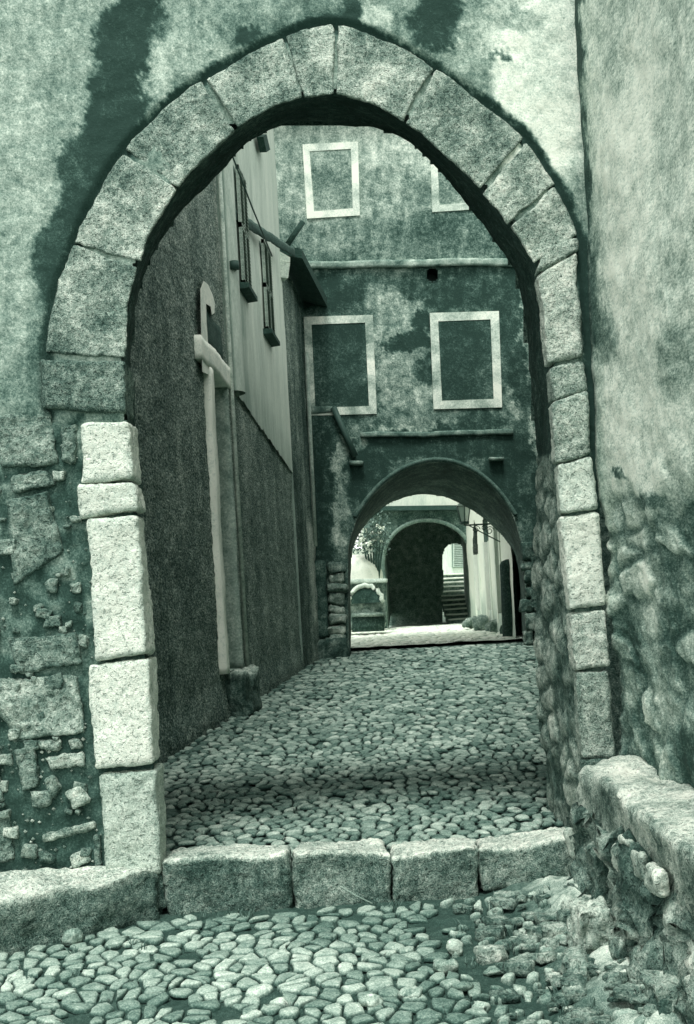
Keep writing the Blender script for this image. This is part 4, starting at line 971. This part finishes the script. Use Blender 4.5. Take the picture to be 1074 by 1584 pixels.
link('blossoms', fl, M_LEAF, bush, smooth=False)
mb = MB()
for k in range(7):
    tube(mb, [at(572+k*2, 905, 40.2), at(566+k*4, 860, 40.2), at(556+k*7, 815, 40.1)], [.05, .03, .01], .2, 6)
link('stem', mb, M_WOOD, bush)

# lantern on its bracket
YLn = 33.0
ln = thing('wall_lantern', 'glazed street lantern on a scrolled iron bracket beyond the far arch', 'lantern', at(720, 812, YLn))
c = at(718, 795, YLn)
def ringv(cz, r): return [V((c.x+r*math.cos(a), c.y+r*math.sin(a), cz)) for a in [math.pi/6+math.pi/3*k for k in range(6)]]
zt_, zb_ = at(718, 783, YLn).z, at(718, 808, YLn).z
mb = MB(); A, B = ringv(zt_, .20), ringv(zb_, .11); mb.add(A+B, [(k, (k+1) % 6, 6+(k+1) % 6, 6+k) for k in range(6)], .8); link('glass', mb, gl, ln, smooth=False)
mb = MB()
for k in range(6): tube(mb, [A[k], B[k]], .012, .15, 6)
for Q in (A, B): tube(mb, Q+[Q[0]], .014, .15, 6)
tube(mb, [V((c.x, c.y, zb_-.05)), V((c.x, c.y, zb_+.02))], [.12, .13], .15, 8); link('frame', mb, M_IRON, ln)
mb = MB(); tp2 = V((c.x, c.y, zt_+.20)); mb.add(ringv(zt_, .23)+ringv(zt_+.12, .10)+[tp2], [(k, (k+1) % 6, 6+(k+1) % 6, 6+k) for k in range(6)]+[(6+k, 6+(k+1) % 6, 12) for k in range(6)], .55); link('cap', mb, M_IRON, ln, smooth=False)
mb = MB(); zz = zb_-.08; tube(mb, [V((c.x, c.y, zz+.03)), V((c.x, c.y, zz)), V((XW, c.y, zz))], .022, .12, 6)
for (ox, oz, r_) in ((.30, -.13, .11), (.52, -.10, .08), (.66, -.18, .12)):
    pts = [V((c.x+ox+r_*(1-.08*k/2)*math.cos(k*.5), c.y, zz+oz+r_*(1-.08*k/2)*math.sin(k*.5))) for k in range(18)]; tube(mb, pts, .013, .12, 5)
tube(mb, [V((XW, c.y, zz-.5)), V((c.x+.5, c.y, zz-.25)), V((c.x+.1, c.y, zz))], .016, .12, 6); link('bracket', mb, M_IRON, ln)

# ================================================================ CAMERA, LIGHT, WORLD
cam = bpy.data.cameras.new('camera'); co = bpy.data.objects.new('camera', cam); COL.objects.link(co); S.camera = co
cam.sensor_fit = 'VERTICAL'; cam.sensor_height = 36; cam.lens = 36*F/1584
cam.shift_y = (PY-792)/1584; cam.shift_x = 0; cam.clip_end = 3000; cam.clip_start = .1
co.matrix_world = Matrix.Translation((0, 0, EYE)) @ Matrix.Rotation(math.pi/2, 4, 'X') @ Matrix.Rotation(-RO, 4, 'Z')
sund = V((-.06, -.38, .86)).normalized()       # towards the sun: high, behind the camera, a little right
el = math.asin(sund.z)
sl = bpy.data.lights.new('sun', 'SUN'); sl.energy = 3.5; sl.angle = math.radians(16); sl.color = (1.0, 1.0, .96)
so = bpy.data.objects.new('sun', sl); COL.objects.link(so); so.rotation_euler = sund.to_track_quat('Z', 'Y').to_euler()
W = bpy.data.worlds.new('World'); S.world = W; W.use_nodes = True
nt = W.node_tree; bg = nt.nodes['Background']
sky = nt.nodes.new('ShaderNodeTexSky'); sky.sky_type = 'NISHITA'; sky.sun_disc = False; sky.sun_elevation = el; sky.sun_rotation = math.atan2(sund.x, sund.y)
hs = nt.nodes.new('ShaderNodeHueSaturation'); hs.inputs['Saturation'].default_value = 0
mx = nt.nodes.new('ShaderNodeMix'); mx.data_type = 'RGBA'; mx.blend_type = 'MULTIPLY'; mx.inputs['Factor'].default_value = 1; mx.inputs['B'].default_value = (.97, 1.0, .96, 1)
nt.links.new(sky.outputs[0], hs.inputs['Color']); nt.links.new(hs.outputs[0], mx.inputs['A']); nt.links.new(mx.outputs['Result'], bg.inputs['Color'])
bg.inputs['Strength'].default_value = .30
S.view_settings.view_transform = 'Standard'; S.view_settings.look = 'None'; S.view_settings.exposure = 0; S.view_settings.gamma = 1
S.cycles.max_bounces = 8; S.cycles.diffuse_bounces = 6
